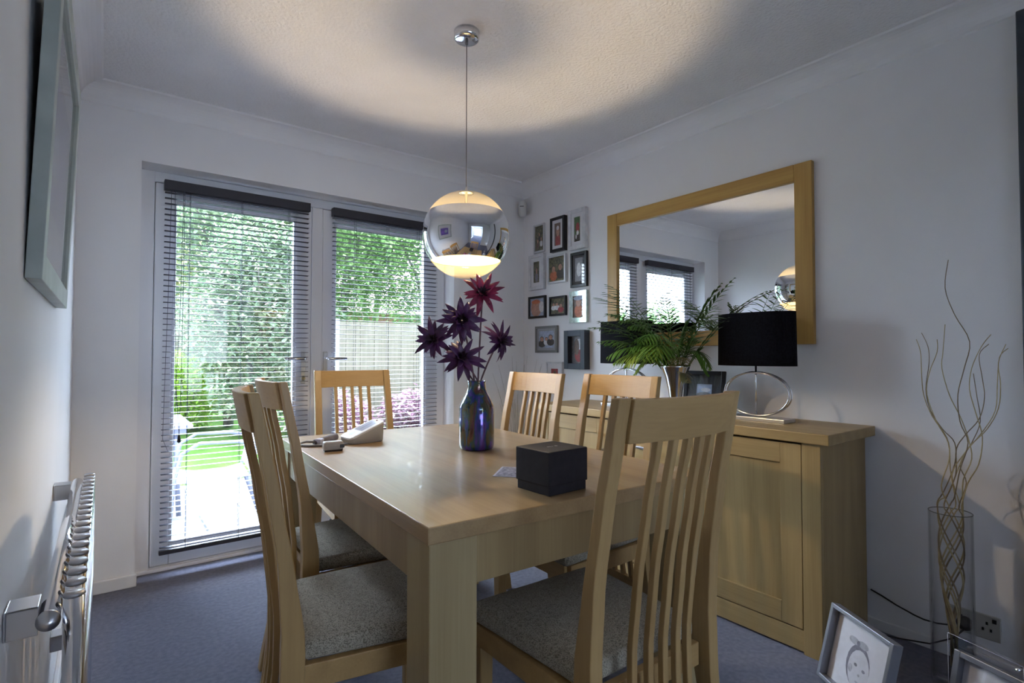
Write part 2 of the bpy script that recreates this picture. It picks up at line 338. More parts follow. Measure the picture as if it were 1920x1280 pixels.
# ------------------------------------------------------------ chairs
def cy(z):     # side profile of the back (y of the upright's centre at height z)
    k = [(0, -.262), (.2, -.228), (.4, -.205), (.5, -.204), (.65, -.219), (.8, -.243), (.95, -.272), (1.02, -.286)]
    for (a, ya), (b, yb) in zip(k, k[1:]):
        if z <= b: t = (z-a)/(b-a); t = t*t*(3-2*t)*.35+t*.65; return ya+(yb-ya)*t
    return k[-1][1]
def cxw(z): return .1775 if z >= 1.02 else .1775+(1.02-z)/1.02*.017
def bow(x): return -.030*(1-(x/.19)**2)
def make_chair(label):
    t = thing('dining_chair', label, 'chair', (0,0,0), 0, 'oak dining chairs around the table')
    N = 22
    for s in (-1, 1):
        rings = []
        for i in range(N+1):
            z = 1.02*i/N; x = s*cxw(z); y = cy(z); hw = .0165; hd = .0155-.0045*(z/1.02)**2+.010*math.exp(-((z-.45)/.16)**2)
            rings.append([(x-hw, y-hd, z), (x+hw, y-hd, z), (x+hw, y+hd, z), (x-hw, y+hd, z)])
        MB().loft(rings, smooth=False).build('rear_leg', M_cv, t, bevel=.0025)
        m = MB(); fx = s*.19
        m.loft([[(fx-a, .165-a, z), (fx+a, .165-a, z), (fx+a, .165+a, z), (fx-a, .165+a, z)] for z, a in ((0, .015), (.385, .0185))], smooth=False)
        m.build('front_leg', M_cv, t, bevel=.003)
    # curved top rail and lower rail
    def rail(z0, z1, thick, name, mt):
        m = MB(); rings = []
        for i in range(13):
            x = -.162+.324*i/12; yo = bow(x)
            rings.append([(x, cy(z0)-thick+yo*1.0, z0), (x, cy(z0)+thick+yo, z0), (x, cy(z1)+thick+yo, z1), (x, cy(z1)-thick+yo, z1)])
        m.loft(rings, smooth=False); m.build(name, mt, t, bevel=.002)
    rail(.934, 1.018, .0105, 'top_rail', M_ctop)
    rail(.225, .262, .010, 'lower_rail', M_ctop)
    for k in range(-2, 3):
        x0 = k*.0425; m = MB(); rings = []
        for i in range(17):
            z = .25+(.945-.25)*i/16; x = x0*(1+(1.02-z)*.06); y = cy(z)+bow(x)
            rings.append([(x-.0082, y-.0075, z), (x+.0082, y-.0075, z), (x+.0082, y+.0075, z), (x-.0082, y+.0075, z)])
        m.loft(rings, smooth=False); m.build('back_slat', M_cv, t, bevel=.002)
    # seat frame
    m = MB(); z0, z1 = .385, .437
    m.box((-.19, .163, z0), (.19, .187, z1)); m.box((-.165, -.205, z0), (.165, -.185, z1))
    for s in (-1, 1):
        a, b, c, d = (s*.176, -.19), (s*.197, -.19), (s*.209, .175), (s*.188, .175)
        m.loft([[(*a, z), (*b, z), (*c, z), (*d, z)] if s > 0 else [(*b, z), (*a, z), (*d, z), (*c, z)] for z in (z0, z1)], smooth=False)
    m.build('seat_frame', M_ctop, t, bevel=.002)
    # upholstered seat
    m = MB(); G = 14; vs = []; 
    def sp(u, v, top):
        hw = .182+(.213-.182)*((v+1)/2); x = u*hw; y = -.183+(.2+.183)*(v+1)/2+ .010*(1-u*u)*(1 if v > .9 else 0)*0
        cr = (1-abs(u)**4)*(1-abs(v)**4)
        return (x, y, .478+.016*cr if top else .437)
    for j in range(G+1):
        for i in range(G+1): vs.append(sp(-1+2*i/G, -1+2*j/G, True))
    n1 = G+1; fs = [(j*n1+i, j*n1+i+1, (j+1)*n1+i+1, (j+1)*n1+i) for j in range(G) for i in range(G)]
    per = [(i, 0) for i in range(G)]+[(G, j) for j in range(G)]+[(i, G) for i in range(G, 0, -1)]+[(0, j) for j in range(G, 0, -1)]
    b0 = len(vs); 
    for i, j in per: vs.append(sp(-1+2*i/G, -1+2*j/G, False))
    K = len(per)
    for a in range(K):
        b = (a+1) % K; fs.append((b0+a, b0+b, per[b][1]*n1+per[b][0], per[a][1]*n1+per[a][0]))
    fs.append(tuple(b0+a for a in range(K-1, -1, -1)))
    m.add(vs, fs, 0, True); so = m.build('seat', M_seat, t, bevel=.012, seg=3); so.modifiers['bevel'].harden_normals = True
    return t
CH = [
 ((.945, .95), -1.4, 'oak slat-back chair at the near end of the table, its back towards the viewer'),
 ((.560, 1.356), -99.5, 'oak slat-back chair nearest the radiator, left of the table, beside its near corner'),
 ((.712, 1.842), -92.5, 'oak slat-back chair left of the table, second from the near corner, seat mostly in shadow'),
 ((1.01, 2.45), 175.9, 'oak slat-back chair at the far end of the table, in front of the french doors'),
 ((1.261, 1.875), 87.3, 'oak slat-back chair right of the table, nearer the back wall, below the photo frames'),
 ((1.353, 1.45), 89.5, 'oak slat-back chair right of the table, half hidden by the near end chair'),
]
c0 = make_chair(CH[0][2])
for i, ((x, y), a, lb) in enumerate(CH):
    c = c0 if i == 0 else copy_tree(c0)
    c.location = (x, y, 0); c.rotation_euler = (0, 0, math.radians(a)); c['label'] = lb

# ------------------------------------------------------------ pendant globe
pn = thing('pendant_lamp', 'glass globe pendant lamp with a mirrored band hanging over the table', 'lamp', (BALL.x, BALL.y, ZC))
zc = BALL.z-ZC
m = MB(); m.lathe([(0, 0), (.05, 0), (.05, -.028), (.044, -.034), (0, -.034)], 40); m.build('ceiling_rose', M_chrome, pn)
m = MB(); m.tube([(0, 0, -.034), (0, 0, -.05)], .006, 10); m.tube([(0, 0, -.05), (0, 0, zc+BR)], .0017, 8)
m.build('suspension_cable', mat('grey_cable', (.12,.12,.13), .5), pn)
m = MB(); m.lathe([(0, .02), (.004, .02), (.006, .0), (.028, -.004), (.028, -.008), (0, -.008)], 24, (0, 0, zc+BR)); m.build('top_fitting', M_chrome, pn)
def sph(z0, z1, r, n=20): return [(math.sqrt(max(r*r-z*z, 0)), z) for z in [z0+(z1-z0)*i/n for i in range(n+1)]]
ZT_, ZB_ = .50*BR, -.615*BR
def arc(a0, a1, r, n=24): return [(r*math.cos(a0+(a1-a0)*i/n), r*math.sin(a0+(a1-a0)*i/n)) for i in range(n+1)]
aT, aB = math.asin(.50), math.asin(-.60)
m = MB(); m.lathe(arc(aB, aT, BR), 72, (0, 0, zc), cap=False); m.build('mirror_band', mat('mirrored_glass_band', (.86,.87,.9), .015, 1.0), pn)
m = MB(); m.lathe(arc(aB, aT, BR-.003), 48, (0, 0, zc), cap=False); m.build('inner_reflector', mat('warm_inner_reflector', (.12,.095,.05), .6), pn)
def capmat():
    m = bpy.data.materials.new('frosted_gold_glass'); m.use_nodes = True; N, L = m.node_tree.nodes, m.node_tree.links; N.clear()
    o = N.new('ShaderNodeOutputMaterial'); t = N.new('ShaderNodeBsdfTransparent'); tr = N.new('ShaderNodeBsdfTranslucent'); d = N.new('ShaderNodeBsdfDiffuse'); g = N.new('ShaderNodeBsdfGlossy')
    t.inputs['Color'].default_value = (1, .97, .9, 1); tr.inputs['Color'].default_value = (.9, .78, .5, 1); d.inputs['Color'].default_value = (.7, .58, .36, 1); g.inputs['Roughness'].default_value = .02
    a = N.new('ShaderNodeMixShader'); a.inputs['Fac'].default_value = .5; b = N.new('ShaderNodeMixShader'); b.inputs['Fac'].default_value = .055; c = N.new('ShaderNodeMixShader')
    f = N.new('ShaderNodeValue'); f.outputs[0].default_value = .05
    L.new(tr.outputs[0], a.inputs[1]); L.new(d.outputs[0], a.inputs[2]); L.new(t.outputs[0], b.inputs[1]); L.new(a.outputs[0], b.inputs[2])
    L.new(b.outputs[0], c.inputs[1]); L.new(g.outputs[0], c.inputs[2]); L.new(f.outputs[0], c.inputs['Fac']); L.new(c.outputs[0], o.inputs['Surface'])
    return m
M_cap = capmat()
m = MB(); m.lathe(arc(aT, math.radians(89), BR), 72, (0, 0, zc), cap=False); m.build('upper_glass', M_cap, pn)
m = MB(); m.lathe(arc(math.radians(-89.5), aB, BR), 72, (0, 0, zc), cap=True); m.build('lower_glass', M_cap, pn)
m = MB(); m.lathe([(0, BR-.008), (.006, BR-.008), (.006, .055), (.024, .05), (.024, -.002), (0, -.002)], 24, (0, 0, zc)); m.build('bulb_holder', M_steel, pn)
bm_ = mat('lit_bulb', (1, .9, .7), .5); bb_ = bm_.node_tree.nodes['Principled BSDF']; bb_.inputs['Emission Color'].default_value = (1, .82, .55, 1); bb_.inputs['Emission Strength'].default_value = 4
m = MB(); m.lathe(sph(-.028, .004, .03, 10)[:1]+[(.0, -.0305), (.012, -.0285), (.022, -.02), (.026, -.008), (.024, .002), (.016, .008)], 20, (0, 0, zc-.052)); 
m = MB(); m.lathe([(0, -.036), (.010, -.034), (.017, -.030), (.019, -.026), (.012, -.024), (0, -.0235)], 20, (0, 0, zc-.044)); m.build('bulb', bm_, pn)

# ------------------------------------------------------------ sideboard
SX0, SX1, SY0, SY1 = 2.062, 2.476, .878, 2.44
sb = thing('sideboard', 'long oak sideboard with panelled doors and drawers against the right wall', 'sideboard', (SX0, SY0, 0))
D_, L_ = SX1-SX0, SY1-SY0
MB().box((-.014, -.034, .776), (D_, L_+.034, .815)).build('sideboard_top', M_oaky, sb, bevel=.003)
m = MB()
m.box((.022, .0, .012), (D_-.01, .018, .776)); m.box((.022, L_-.018, .012), (D_-.01, L_, .776)); m.box((.03, .018, .03), (D_-.01, L_-.018, .06)); m.box((D_-.02, .018, .06), (D_-.01, L_-.018, .776))
m.box((.03, .53, .06), (D_-.02, .545, .776)); m.box((.03, 1.02, .06), (D_-.02, 1.035, .776))
m.build('carcass', M_oakv, sb, bevel=.001)
m = MB(); m.box((0, 0, 0), (.022, .066, .776)); m.build('corner_post', M_oakv, sb, bevel=.002)
m = MB(); m.box((0, L_-.066, 0), (.022, L_, .776)); m.build('corner_post', M_oakv, sb, bevel=.002)
MB().box((.004, .066, .008), (.022, L_-.066, .085)).build('plinth', M_oaky, sb, bevel=.001)
def pdoor(y0, y1, hy):
    m = MB(); z0, z1 = .09, .768; s = .078
    m.box((.002, y0, z0), (.02, y0+s, z1)); m.box((.002, y1-s, z0), (.02, y1, z1)); 
    o = m.build('door', M_oakv, sb, bevel=.0015)
    for zz in (z0, z1-s): MB().box((.002, y0+s, zz), (.02, y1-s, zz+s)).build('door_rail', M_oaky, o, bevel=.0015)
    MB().box((.010, y0+s-.004, z0+s-.004), (.017, y1-s+.004, z1-s+.004)).build('door_panel', M_oakv, o)
    m = MB(); m.box((-.022, hy-.006, .60), (-.012, hy+.006, .70)); m.box((-.014, hy-.005, .605), (.003, hy+.005, .617)); m.box((-.014, hy-.005, .683), (.003, hy+.005, .695)); m.build('door_handle', M_steel, o, bevel=.002)
pdoor(.069, .530, .495); pdoor(1.032, L_-.069, 1.067)
for z0, z1 in ((.09, .314), (.318, .541), (.545, .768)):
    o = MB().box((.002, .534, z0), (.02, 1.028, z1)).build('drawer', M_oaky, sb, bevel=.0015)
    zz = (z0+z1)/2; m = MB(); m.box((-.022, .73, zz-.006), (-.012, .83, zz+.006)); m.box((-.014, .735, zz-.005), (.003, .747, zz+.005)); m.box((-.014, .813, zz-.005), (.003, .825, zz+.005)); m.build('drawer_handle', M_steel, o, bevel=.002)

# ------------------------------------------------------------ wall mirror
mi = thing('wall_mirror', 'large rectangular wall mirror in a wide oak frame above the sideboard', 'mirror', (XR, 1.07, 1.148))
w, h, b = 1.207, .812, .077
for y0 in (0, w-b): MB().box((-.026, y0, 0), (0, y0+b, h)).build('frame_upright', M_mirv, mi, bevel=.003)
for z0 in (0, h-b): MB().box((-.026, b, z0), (0, w-b, z0+b)).build('frame_rail', M_mir, mi, bevel=.003)
MB().box((-.012, b-.002, b-.002), (-.002, w-b+.002, h-b+.002)).build('mirror_glass', M_mirror, mi)

# ------------------------------------------------------------ table lamps
def lamp(y, label):
    t = thing('table_lamp', label, 'lamp', (2.285, y, .815), 0, 'oval shade table lamps on the sideboard')
    MB().box((-.05, -.145, 0), (.05, .145, .016)).build('base', M_steel, t, bevel=.002)
    for k, (a, bb, dx) in enumerate(((.146, .093, -.008), (.141, .096, .004), (.149, .0945, .012))):
        m = MB(); n = 72
        m.tube([(dx, a*math.cos(2*PI*i/n), .016+.099+bb*math.sin(2*PI*i/n)) for i in range(n)], .0034, 8, closed=True); m.build('ring', M_chrome, t)
    m = MB(); m.tube([(0, 0, .014), (0, 0, .30)], .0042, 12); m.build('stem', M_chrome, t)
    m = MB(); n = 64; rings = []
    def ov(z, ax, ay): return [(ax*math.cos(2*PI*i/n), ay*math.sin(2*PI*i/n), z) for i in range(n)]
    m.loft([ov(.238, .083, .172), ov(.238, .086, .175), ov(.243, .086, .175), ov(.464, .083, .172), ov(.469, .083, .172), ov(.469, .080, .169), ov(.243, .081, .171), ov(.238, .083, .172)], cap=False, smooth=False)
    m.build('lamp_shade', M_black, t)
    m = MB(); m.box((-.08, -.003, .44), (.08, .003, .444)); m.box((-.003, -.168, .44), (.003, .168, .444)); m.lathe([(0, .29), (.014, .29), (.014, .35), (0, .35)], 16); m.build('shade_carrier', M_steel, t)
    return t
lamp(1.236, 'black oval-shaded lamp on chrome ring base, nearer end of the sideboard, right of the palm')
lamp(1.975, 'black oval-shaded lamp on chrome ring base, far end of sideboard behind palm fronds')

# ------------------------------------------------------------ palm in silver vase
random.seed(7)
PVX, PVY = 2.16, 1.565
pv = tag(MB().lathe([(0, 0), (.038, 0), (.04, .004), (.028, .02), (.027, .06), (.034, .12), (.048, .18), (.066, .225), (.072, .238), (.069, .238), (.06, .22), (.04, .16), (.02, .1), (0, .09)], 48).build('flower_vase', mat('silvered_glass', (.72,.72,.72), .1, 1.0)), 'flared silver vase holding the green palm on the sideboard', 'vase')
pv.location = (PVX, PVY, .815)
M_leaf = noisy('palm_leaf', (.03,.10,.012), (.10,.22,.03), scale=9, rough=.42, p0=.3, p1=.7)
M_leafy = noisy('palm_leaf_pale', (.10,.20,.02), (.24,.34,.06), scale=9, rough=.45)
M_leafd = noisy('dry_palm_leaf', (.22,.19,.07), (.36,.31,.13), scale=9, rough=.5)
palm = thing('palm_plant', 'green feathery palm standing in the silver vase on the sideboard', 'plant', (PVX, PVY, .93))
def frond(tip, rise, nl=15, ll=.085, mt=M_leaf, start=.35, droop=.5):
    base = Vector((0, 0, 0)); tip = Vector(tip)-Vector((PVX, PVY, .93)); mid = tip*.5+Vector((0, 0, rise)); mid.x *= .8; mid.y *= .75
    def B(t): return base*(1-t)**2+mid*2*t*(1-t)+tip*t*t
    m = MB(); n = 18; m.tube([B(i/n) for i in range(n+1)], [.0026*(1-.75*i/n) for i in range(n+1)], 5)
    for k in range(nl):
        t = start+(1-start)*k/(nl-1); p = B(t); d = (B(min(t+.02, 1.0))-B(t-.02)).normalized()
        side = d.cross(Vector((0, 0, 1)));
        if side.length < .1: side = Vector((1, 0, 0))
        side.normalize()
        for s in (-1, 1):
            L = ll*(math.sin(PI*(.18+.8*(k/(nl-1))**.9))**.7)*random.uniform(.85, 1.15)
            dv = (side*s*.9+d*.6+Vector((0, 0, random.uniform(-.1, .12)))).normalized()
            nrm = dv.cross(Vector((0, 0, 1))).normalized()
            pts = []; wd = .0052*random.uniform(.75, 1.15)
            L_1 = []; L_2 = []
            for i in range(5):
                u = i/4; q = p+dv*L*u+Vector((0, 0, -droop*L*u*u)); ww = wd*math.sin(PI*(.12+.86*u))
                fold = Vector((0, 0, -ww*.5))
                L_1.append(q+nrm*ww+fold); L_2.append(q-nrm*ww+fold); pts.append(q)
            vs = L_1+pts+L_2; fs = []
            for i in range(4): fs += [(i, i+1, 6+i, 5+i), (5+i, 6+i, 11+i, 10+i)]
            m.add(vs, fs, 0, True)
    m.build('frond', mt, palm)
def W_(px, py, x): return P(px, py, 0, x)
FR = (
    (1118, 558, 2.10, .17, .10, M_leaf, .35), (1106, 614, 2.02, .17, .10, M_leaf, .5), (1160, 545, 2.22, .14, .09, M_leaf, .3),
    (1122, 640, 2.0, .16, .09, M_leaf, .8), (1140, 668, 1.95, .22, .10, M_leaf, .95), (1172, 684, 1.98, .24, .10, M_leafy, 1.0),
    (1206, 672, 1.92, .26, .10, M_leafy, 1.0), (1232, 668, 1.93, .28, .11, M_leaf, 1.0), (1248, 560, 2.16, .12, .09, M_leaf, .35),
    (1213, 575, 2.3, .12, .08, M_leaf, .4), (1352, 532, 2.25, .10, .085, M_leaf, .35), (1344, 588, 2.12, .14, .085, M_leaf, .45),
    (1436, 546, 2.34, .12, .08, M_leaf, .35), (1330, 690, 2.2, .26, .085, M_leaf, .8), (1310, 640, 2.3, .2, .07, M_leaf, .5),
    (1150, 590, 2.05, .2, .10, M_leaf, .6), (1180, 612, 1.98, .22, .10, M_leaf, .8), (1205, 640, 1.94, .25, .10, M_leaf, .9),
    (1290, 600, 2.2, .12, .08, M_leaf, .4), (1190, 700, 2.06, .26, .07, M_leafy, 1.0), (1276, 680, 2.05, .16, .06, M_leafd, .9),
    (1240, 590, 2.02, .16, .09, M_leaf, .5), (1290, 715, 2.15, .14, .05, M_leafd, .9))
FR = FR + tuple((a+random.uniform(-26, 26) if a > 1140 else a+random.uniform(5, 40), b_+random.uniform(-14, 16), x_+random.uniform(-.05, .05), r_*random.uniform(.8, 1.15), l_*random.uniform(.85, 1), m_, d_) for a, b_, x_, r_, l_, m_, d_ in FR[:19])
for px, py, x, rise, ll, mt, dr in FR:
    frond(W_(px, py, x), rise, 13, ll*(1.35 if dr < .7 else 1.15), mt, .3, dr*.6)
# ------------------------------------------------------------ picture frames
def blob(cx, cz, rx, rz, n=18): return [(cx+rx*math.cos(2*PI*i/n), cz+rz*math.sin(2*PI*i/n)) for i in range(n)]
PC = {}
def pm(key, c, c2=None):
    if key not in PC:
        PC[key] = noisy('print_'+key, c, c2 or tuple(min(1, q*1.4+.02) for q in c), scale=60, rough=.35)
    return PC[key]
skin = pm('skin', (.42,.22,.15)); red = pm('red', (.3,.03,.03)); dark = pm('dark', (.03,.025,.02)); green = pm('green', (.06,.13,.04)); white = pm('white', (.6,.6,.62)); brown = pm('brown', (.12,.07,.05)); paleb = pm('pale_blue', (.3,.36,.48)); grey = pm('grey', (.18,.18,.2)); orange = pm('orange', (.45,.12,.04)); foliage = pm('foliage', (.03,.04,.02), (.22,.2,.1)); purple = pm('purple', (.10,.05,.35))
def photo_print(parent, w, h, bg, blobs, y=0.0):
    """flat printed picture in the local x-z plane, facing -y"""
    m = MB(); mats = [bg]; m.add([(-w/2, y, 0), (w/2, y, 0), (w/2, y, h), (-w/2, y, h)], [(0,1,2,3)], 0)
    for i, (cx, cz, rx, rz, mt) in enumerate(blobs):
        if mt not in mats: mats.append(mt)
        yy = y-.0002*(i+1)
        pts = [(min(max(a*w, -w/2), w/2), yy, min(max(c*h, 0), h)) for a, c in blob(cx, cz, rx, rz)]
        m.poly(pts, mats.index(mt))
    return m.build('photo_print', mats, parent)
def picture_frame(name, label, cat, wid, hei, dep, bw, fmat, mat_w, mmat, bg, blobs, group=None, glass=True, inset=.006):
    """local: x across (centre 0), y depth (front at -dep), z up from 0"""
    t = thing(name, label, cat, group=group)
    m = MB(); d = -dep
    m.box((-wid/2, d, 0), (-wid/2+bw, 0, hei)); m.box((wid/2-bw, d, 0), (wid/2, 0, hei)); m.box((-wid/2+bw, d, 0), (wid/2-bw, 0, bw)); m.box((-wid/2+bw, d, hei-bw), (wid/2-bw, 0, hei))
    m.build('frame', fmat, t, bevel=.0015)
    iw, ih = wid-2*bw, hei-2*bw; yb = d+inset
    if mat_w > 0:
        m = MB(); a = mat_w; y0, y1 = yb, yb+.0015
        m.box((-iw/2, y0, bw), (-iw/2+a, y1, bw+ih)); m.box((iw/2-a, y0, bw), (iw/2, y1, bw+ih)); m.box((-iw/2+a, y0, bw), (iw/2-a, y1, bw+a)); m.box((-iw/2+a, y0, bw+ih-a), (iw/2-a, y1, bw+ih))
        m.build('mount', mmat, t)
    else: a = 0
    p = photo_print(t, iw-2*a+.001, ih-2*a+.001, bg, blobs, yb+.003); p.location = (0, 0, bw+a)
    MB().box((-iw/2, yb+.004, bw), (iw/2, -.001, bw+ih)).build('backing_board', M_blkfr, t)
    if glass: MB().box((-iw/2, yb-.0025, bw), (iw/2, yb-.001, bw+ih)).build('glass', M_pic, t)
    return t
M_silver = mat('silver_frame', (.62,.63,.66), .3, .7); M_pewter = mat('pewter_frame', (.22,.22,.21), .4, .6); M_whitef = noisy('white_washed_frame', (.55,.56,.6), (.66,.67,.7), scale=30, rough=.4)
M_mount = mat('white_mount_card', (.72,.72,.76), .8); M_navy = mat('slate_box_frame', (.035,.045,.065), .45)
M_mglass = noisy('mirrored_mosaic_frame', (.5,.62,.58), (.75,.85,.82), scale=40, rough=.12, metal=.9)
k = .9558
def wallpic(n, y1, z1, y0, z0, dep, label, bw, fm, mw, mm, bg, bl, inset=.006):
    # y1>y0 in the first calibration frame
    y1, y0 = y1*k, y0*k; z1, z0 = 1.1+(z1-1.1)*k, 1.1+(z0-1.1)*k
    q = 1-dep/XR; ya, yb = y1*q, y0*q+.0; za, zb = 1.1+(z1-1.1)*q, 1.1+(z0-1.1)*q
    t = picture_frame('photo_frame', label, 'photo frame', ya-yb, za-zb, dep, bw, fm, mw, mm, bg, bl, 'framed photos on the right wall', inset=inset)
    t.location = (XR-.0005, (ya+yb)/2, zb); t.rotation_euler = (0, 0, -PI/2)
    return t
face = lambda cx, cz, s, shirt, hair=dark: [(cx, cz-.34*s, .30*s, .26*s, shirt), (cx, cz+.03*s, .17*s, .19*s, hair), (cx, cz, .14*s, .16*s, skin)]
wallpic(1, 3.167, 2.091, 3.040, 1.876, .014, 'thin silver frame with a dark group photo, leftmost of the top row of wall photos', .013, M_silver, 0, None, foliage, face(-.2, .4, .5, brown)+face(.2, .45, .5, white)+face(0, .65, .45, dark))
wallpic(2, 2.975, 2.105, 2.820, 1.852, .03, 'deep black frame with white mount and child in red, middle of the top row', .02, M_blkfr, .022, M_mount, brown, [(0, .2, .4, .3, red), (0, .62, .24, .22, skin), (0, .78, .2, .1, white)])
wallpic(3, 2.779, 2.119, 2.61, 1.837, .03, 'large whitewashed frame with red figure before a green hill, right end of top row', .026, M_whitef, .026, M_mount, green, [(0, .12, .6, .2, dark), (.05, .55, .3, .22, red), (.05, .35, .2, .1, white), (-.2, .2, .1, .1, white)])
wallpic(4, 3.226, 1.865, 3.05, 1.596, .026, 'whitewashed frame with a narrow dark portrait, leftmost of the second row', .022, M_whitef, .03, M_mount, foliage, face(0, .55, .9, grey))
wallpic(5, 3.005, 1.829, 2.81, 1.623, .022, 'silver frame with two people in landscape photo, middle of the second row', .014, M_silver, 0, None, foliage, face(-.22, .5, .8, orange)+face(.22, .55, .8, dark))
wallpic(6, 2.758, 1.815, 2.60, 1.571, .022, 'glossy black frame mirroring the blind slats, right end of the second row', .018, M_blkfr, .02, mat('black_mount', (.02,.02,.03), .5), grey, [(0, .5, .3, .3, white)])
wallpic(7, 3.232, 1.546, 3.03, 1.378, .016, 'square black frame with a close-up face, leftmost of the third row', .016, M_blkfr, 0, None, paleb, [(-.08, .45, .36, .5, skin), (.3, .5, .18, .3, white), (-.1, .8, .3, .12, orange)])
wallpic(8, 2.987, 1.526, 2.81, 1.384, .02, 'small black frame with group in red and white, middle of the third row', .013, M_blkfr, 0, None, foliage, face(-.3, .6, .6, white)+face(-.05, .6, .6, white)+face(.22, .5, .7, red))
wallpic(9, 2.77, 1.545, 2.60, 1.324, .022, 'pale mirrored frame with small orange portrait, right end of the third row', .034, M_mglass, .0, None, brown, [(0, .3, .4, .3, orange), (0, .7, .25, .2, skin), (0, .9, .5, .1, paleb)])
wallpic(10, 3.148, 1.315, 2.90, 1.116, .018, 'pewter frame with a pale group photo, leftmost of the fourth row', .017, M_pewter, .018, mat('grey_mount', (.32,.32,.34), .7), paleb, face(-.3, .5, .8, dark)+face(0, .5, .6, white)+face(.27, .6, .8, dark))
wallpic(11, 2.826, 1.272, 2.62, 1.0, .05, 'deep slate box frame with a narrow pale print, right end of the fourth row', .038, M_navy, 0, None, grey, [(.05, .3, .3, .25, red), (.1, .7, .3, .2, white), (-.1, .6, .2, .3, brown)], inset=.035)
wallpic(12, 3.02, 1.049, 2.845, .88, .02, 'white frame with tiny red picture, lowest of the wall photos, partly behind chair', .012, M_whitef, .035, M_mount, red, [(0, .4, .3, .3, skin), (0, .6, .2, .2, brown)])

# black frame behind the palm, on the sideboard
t = picture_frame('photo_frame', 'black frame with small blue picture standing behind the palm on the sideboard', 'photo frame', .21, .20, .014, .02, M_blkfr, .045, mat('black_mount_2', (.012,.012,.015), .6), paleb, [(0, .2, .5, .25, grey), (.1, .6, .3, .15, white)])
m = MB(); m.add([(-.03, 0, .02), (.03, 0, .02), (.03, 0, .15), (-.03, 0, .15), (-.03, .07, 0.0), (.03, .07, 0.0)], [(0,1,2,3), (3,2,5,4)], 0); m.build('easel_strut', M_blkfr, t, solid=.002)
t.location = (2.34, 1.535, .822); t.rotation_euler = (math.radians(-9), 0, -PI/2+.12)

# big picture on the left wall
t = picture_frame('wall_picture', 'large pale wooden picture frame high on the left wall', 'picture', .77, .635, .024, .05, noisy('pale_silver_wood', (.34,.385,.36), (.42,.465,.44), scale=12, rough=.4, stretch=(1,1,1)), .12, M_mount, purple, [(-.2, .5, .2, .25, paleb), (.2, .4, .2, .2, pm('violet', (.2,.08,.5)))], inset=.01)
t.location = (XL+.001, 1.655, 1.235); t.rotation_euler = (math.radians(2.0), 0, PI/2)
# ------------------------------------------------------------ alarm sensor
sn = thing('motion_sensor', 'small white alarm motion sensor high in the corner of the right wall', 'sensor', (2.425, 3.075, 2.115), math.radians(-45))
m = MB(); rings = []
for z, s in ((0, .5), (.008, .8), (.025, 1), (.09, 1), (.108, .85), (.116, .5)):
    rings.append([(.031*s*math.cos(a)*1.0, -.03*s*math.sin(a) if math.sin(a) > 0 else .012, z) for a in [2*PI*i/20 for i in range(20)]])
m.loft(rings); m.build('sensor_housing', mat('white_plastic', (.6,.6,.6), .4), sn)
MB().box((-.014, -.0325, .066), (.014, -.028, .070)).build('lens_slot', M_blkfr, sn)
MB().box((-.02, .01, .03), (.02, .055, .09)).build('bracket', mat('white_plastic_2', (.55,.55,.55), .5), sn)

# ------------------------------------------------------------ radiator on the left wall
rd = thing('radiator', 'chrome vertical-tube radiator on steel brackets low on the left wall', 'radiator', (XL+.001, 1.13, 0))
for z in (.688, .25):
    m = MB(); m.tube([(.052, -.022, z), (.052, 1.1, z)], .0145, 20); m.build('manifold', M_chrome, rd)
    m = MB(); m.lathe([(0, 0), (.0155, 0), (.0155, .006), (0, .006)], 24, M=Matrix.Translation((.052, -.022, z)) @ Matrix.Rotation(PI/2, 4, 'X')); m.build('end_cap', M_steel, rd)
M_cap_s = mat('satin_tube_cap', (.42,.42,.44), .45, .8)
for i in range(20):
    y = .0+.0565*i; m = MB(); m.lathe([(0, .09), (.012, .09), (.0142, .094), (.0142, .710), (0, .710)], 20, (.082, y, 0)); tu = m.build('tube', M_chrome, rd); MB().lathe([(0, .7105), (.0146, .7105), (.0146, .714), (.0125, .7175), (0, .718)], 20, (.082, y, 0)).build('tube_cap', M_cap_s, tu)
for y in (.005, .98):
    for z in (.69, .25):
        m = MB(); m.box((.0, y-.028, z-.022), (.003, y+.028, z+.022)); m.box((.003, y-.028, z-.022), (.04, y-.025, z+.022)); m.box((.003, y-.028, z+.019), (.04, y+.028, z+.022)); m.build('bracket', M_steel, rd, bevel=.001)

# ------------------------------------------------------------ vase with purple flowers
VC = Vector((1.078, 1.635, .76))
def irid():
    m = mat('iridescent_glaze', (.03,.02,.05), .06, .55, coat=1.0); N, L, b = nodes(m)
    tc = N.new('ShaderNodeTexCoord'); mp = N.new('ShaderNodeMapping'); mp.inputs['Scale'].default_value = (26, 26, 7)
    nz = N.new('ShaderNodeTexNoise'); nz.inputs['Scale'].default_value = 1.3; nz.inputs['Detail'].default_value = 3; nz.inputs['Distortion'].default_value = .8
    cr = N.new('ShaderNodeValToRGB'); e = cr.color_ramp.elements
    e[0].position = .25; e[0].color = (.02, .008, .06, 1); e[1].position = .75; e[1].color = (.06, .012, .05, 1)
    for p_, c_ in ((.38, (.14, .06, .42, 1)), (.46, (.04, .06, .30, 1)), (.53, (.02, .10, .11, 1)), (.6, (.11, .09, .03, 1)), (.67, (.14, .05, .06, 1))):
        q = e.new(p_); q.color = c_
    L.new(tc.outputs['Object'], mp.inputs['Vector']); L.new(mp.outputs['Vector'], nz.inputs['Vector']); L.new(nz.outputs['Fac'], cr.inputs['Fac']); L.new(cr.outputs['Color'], b.inputs['Base Color'])
    return m
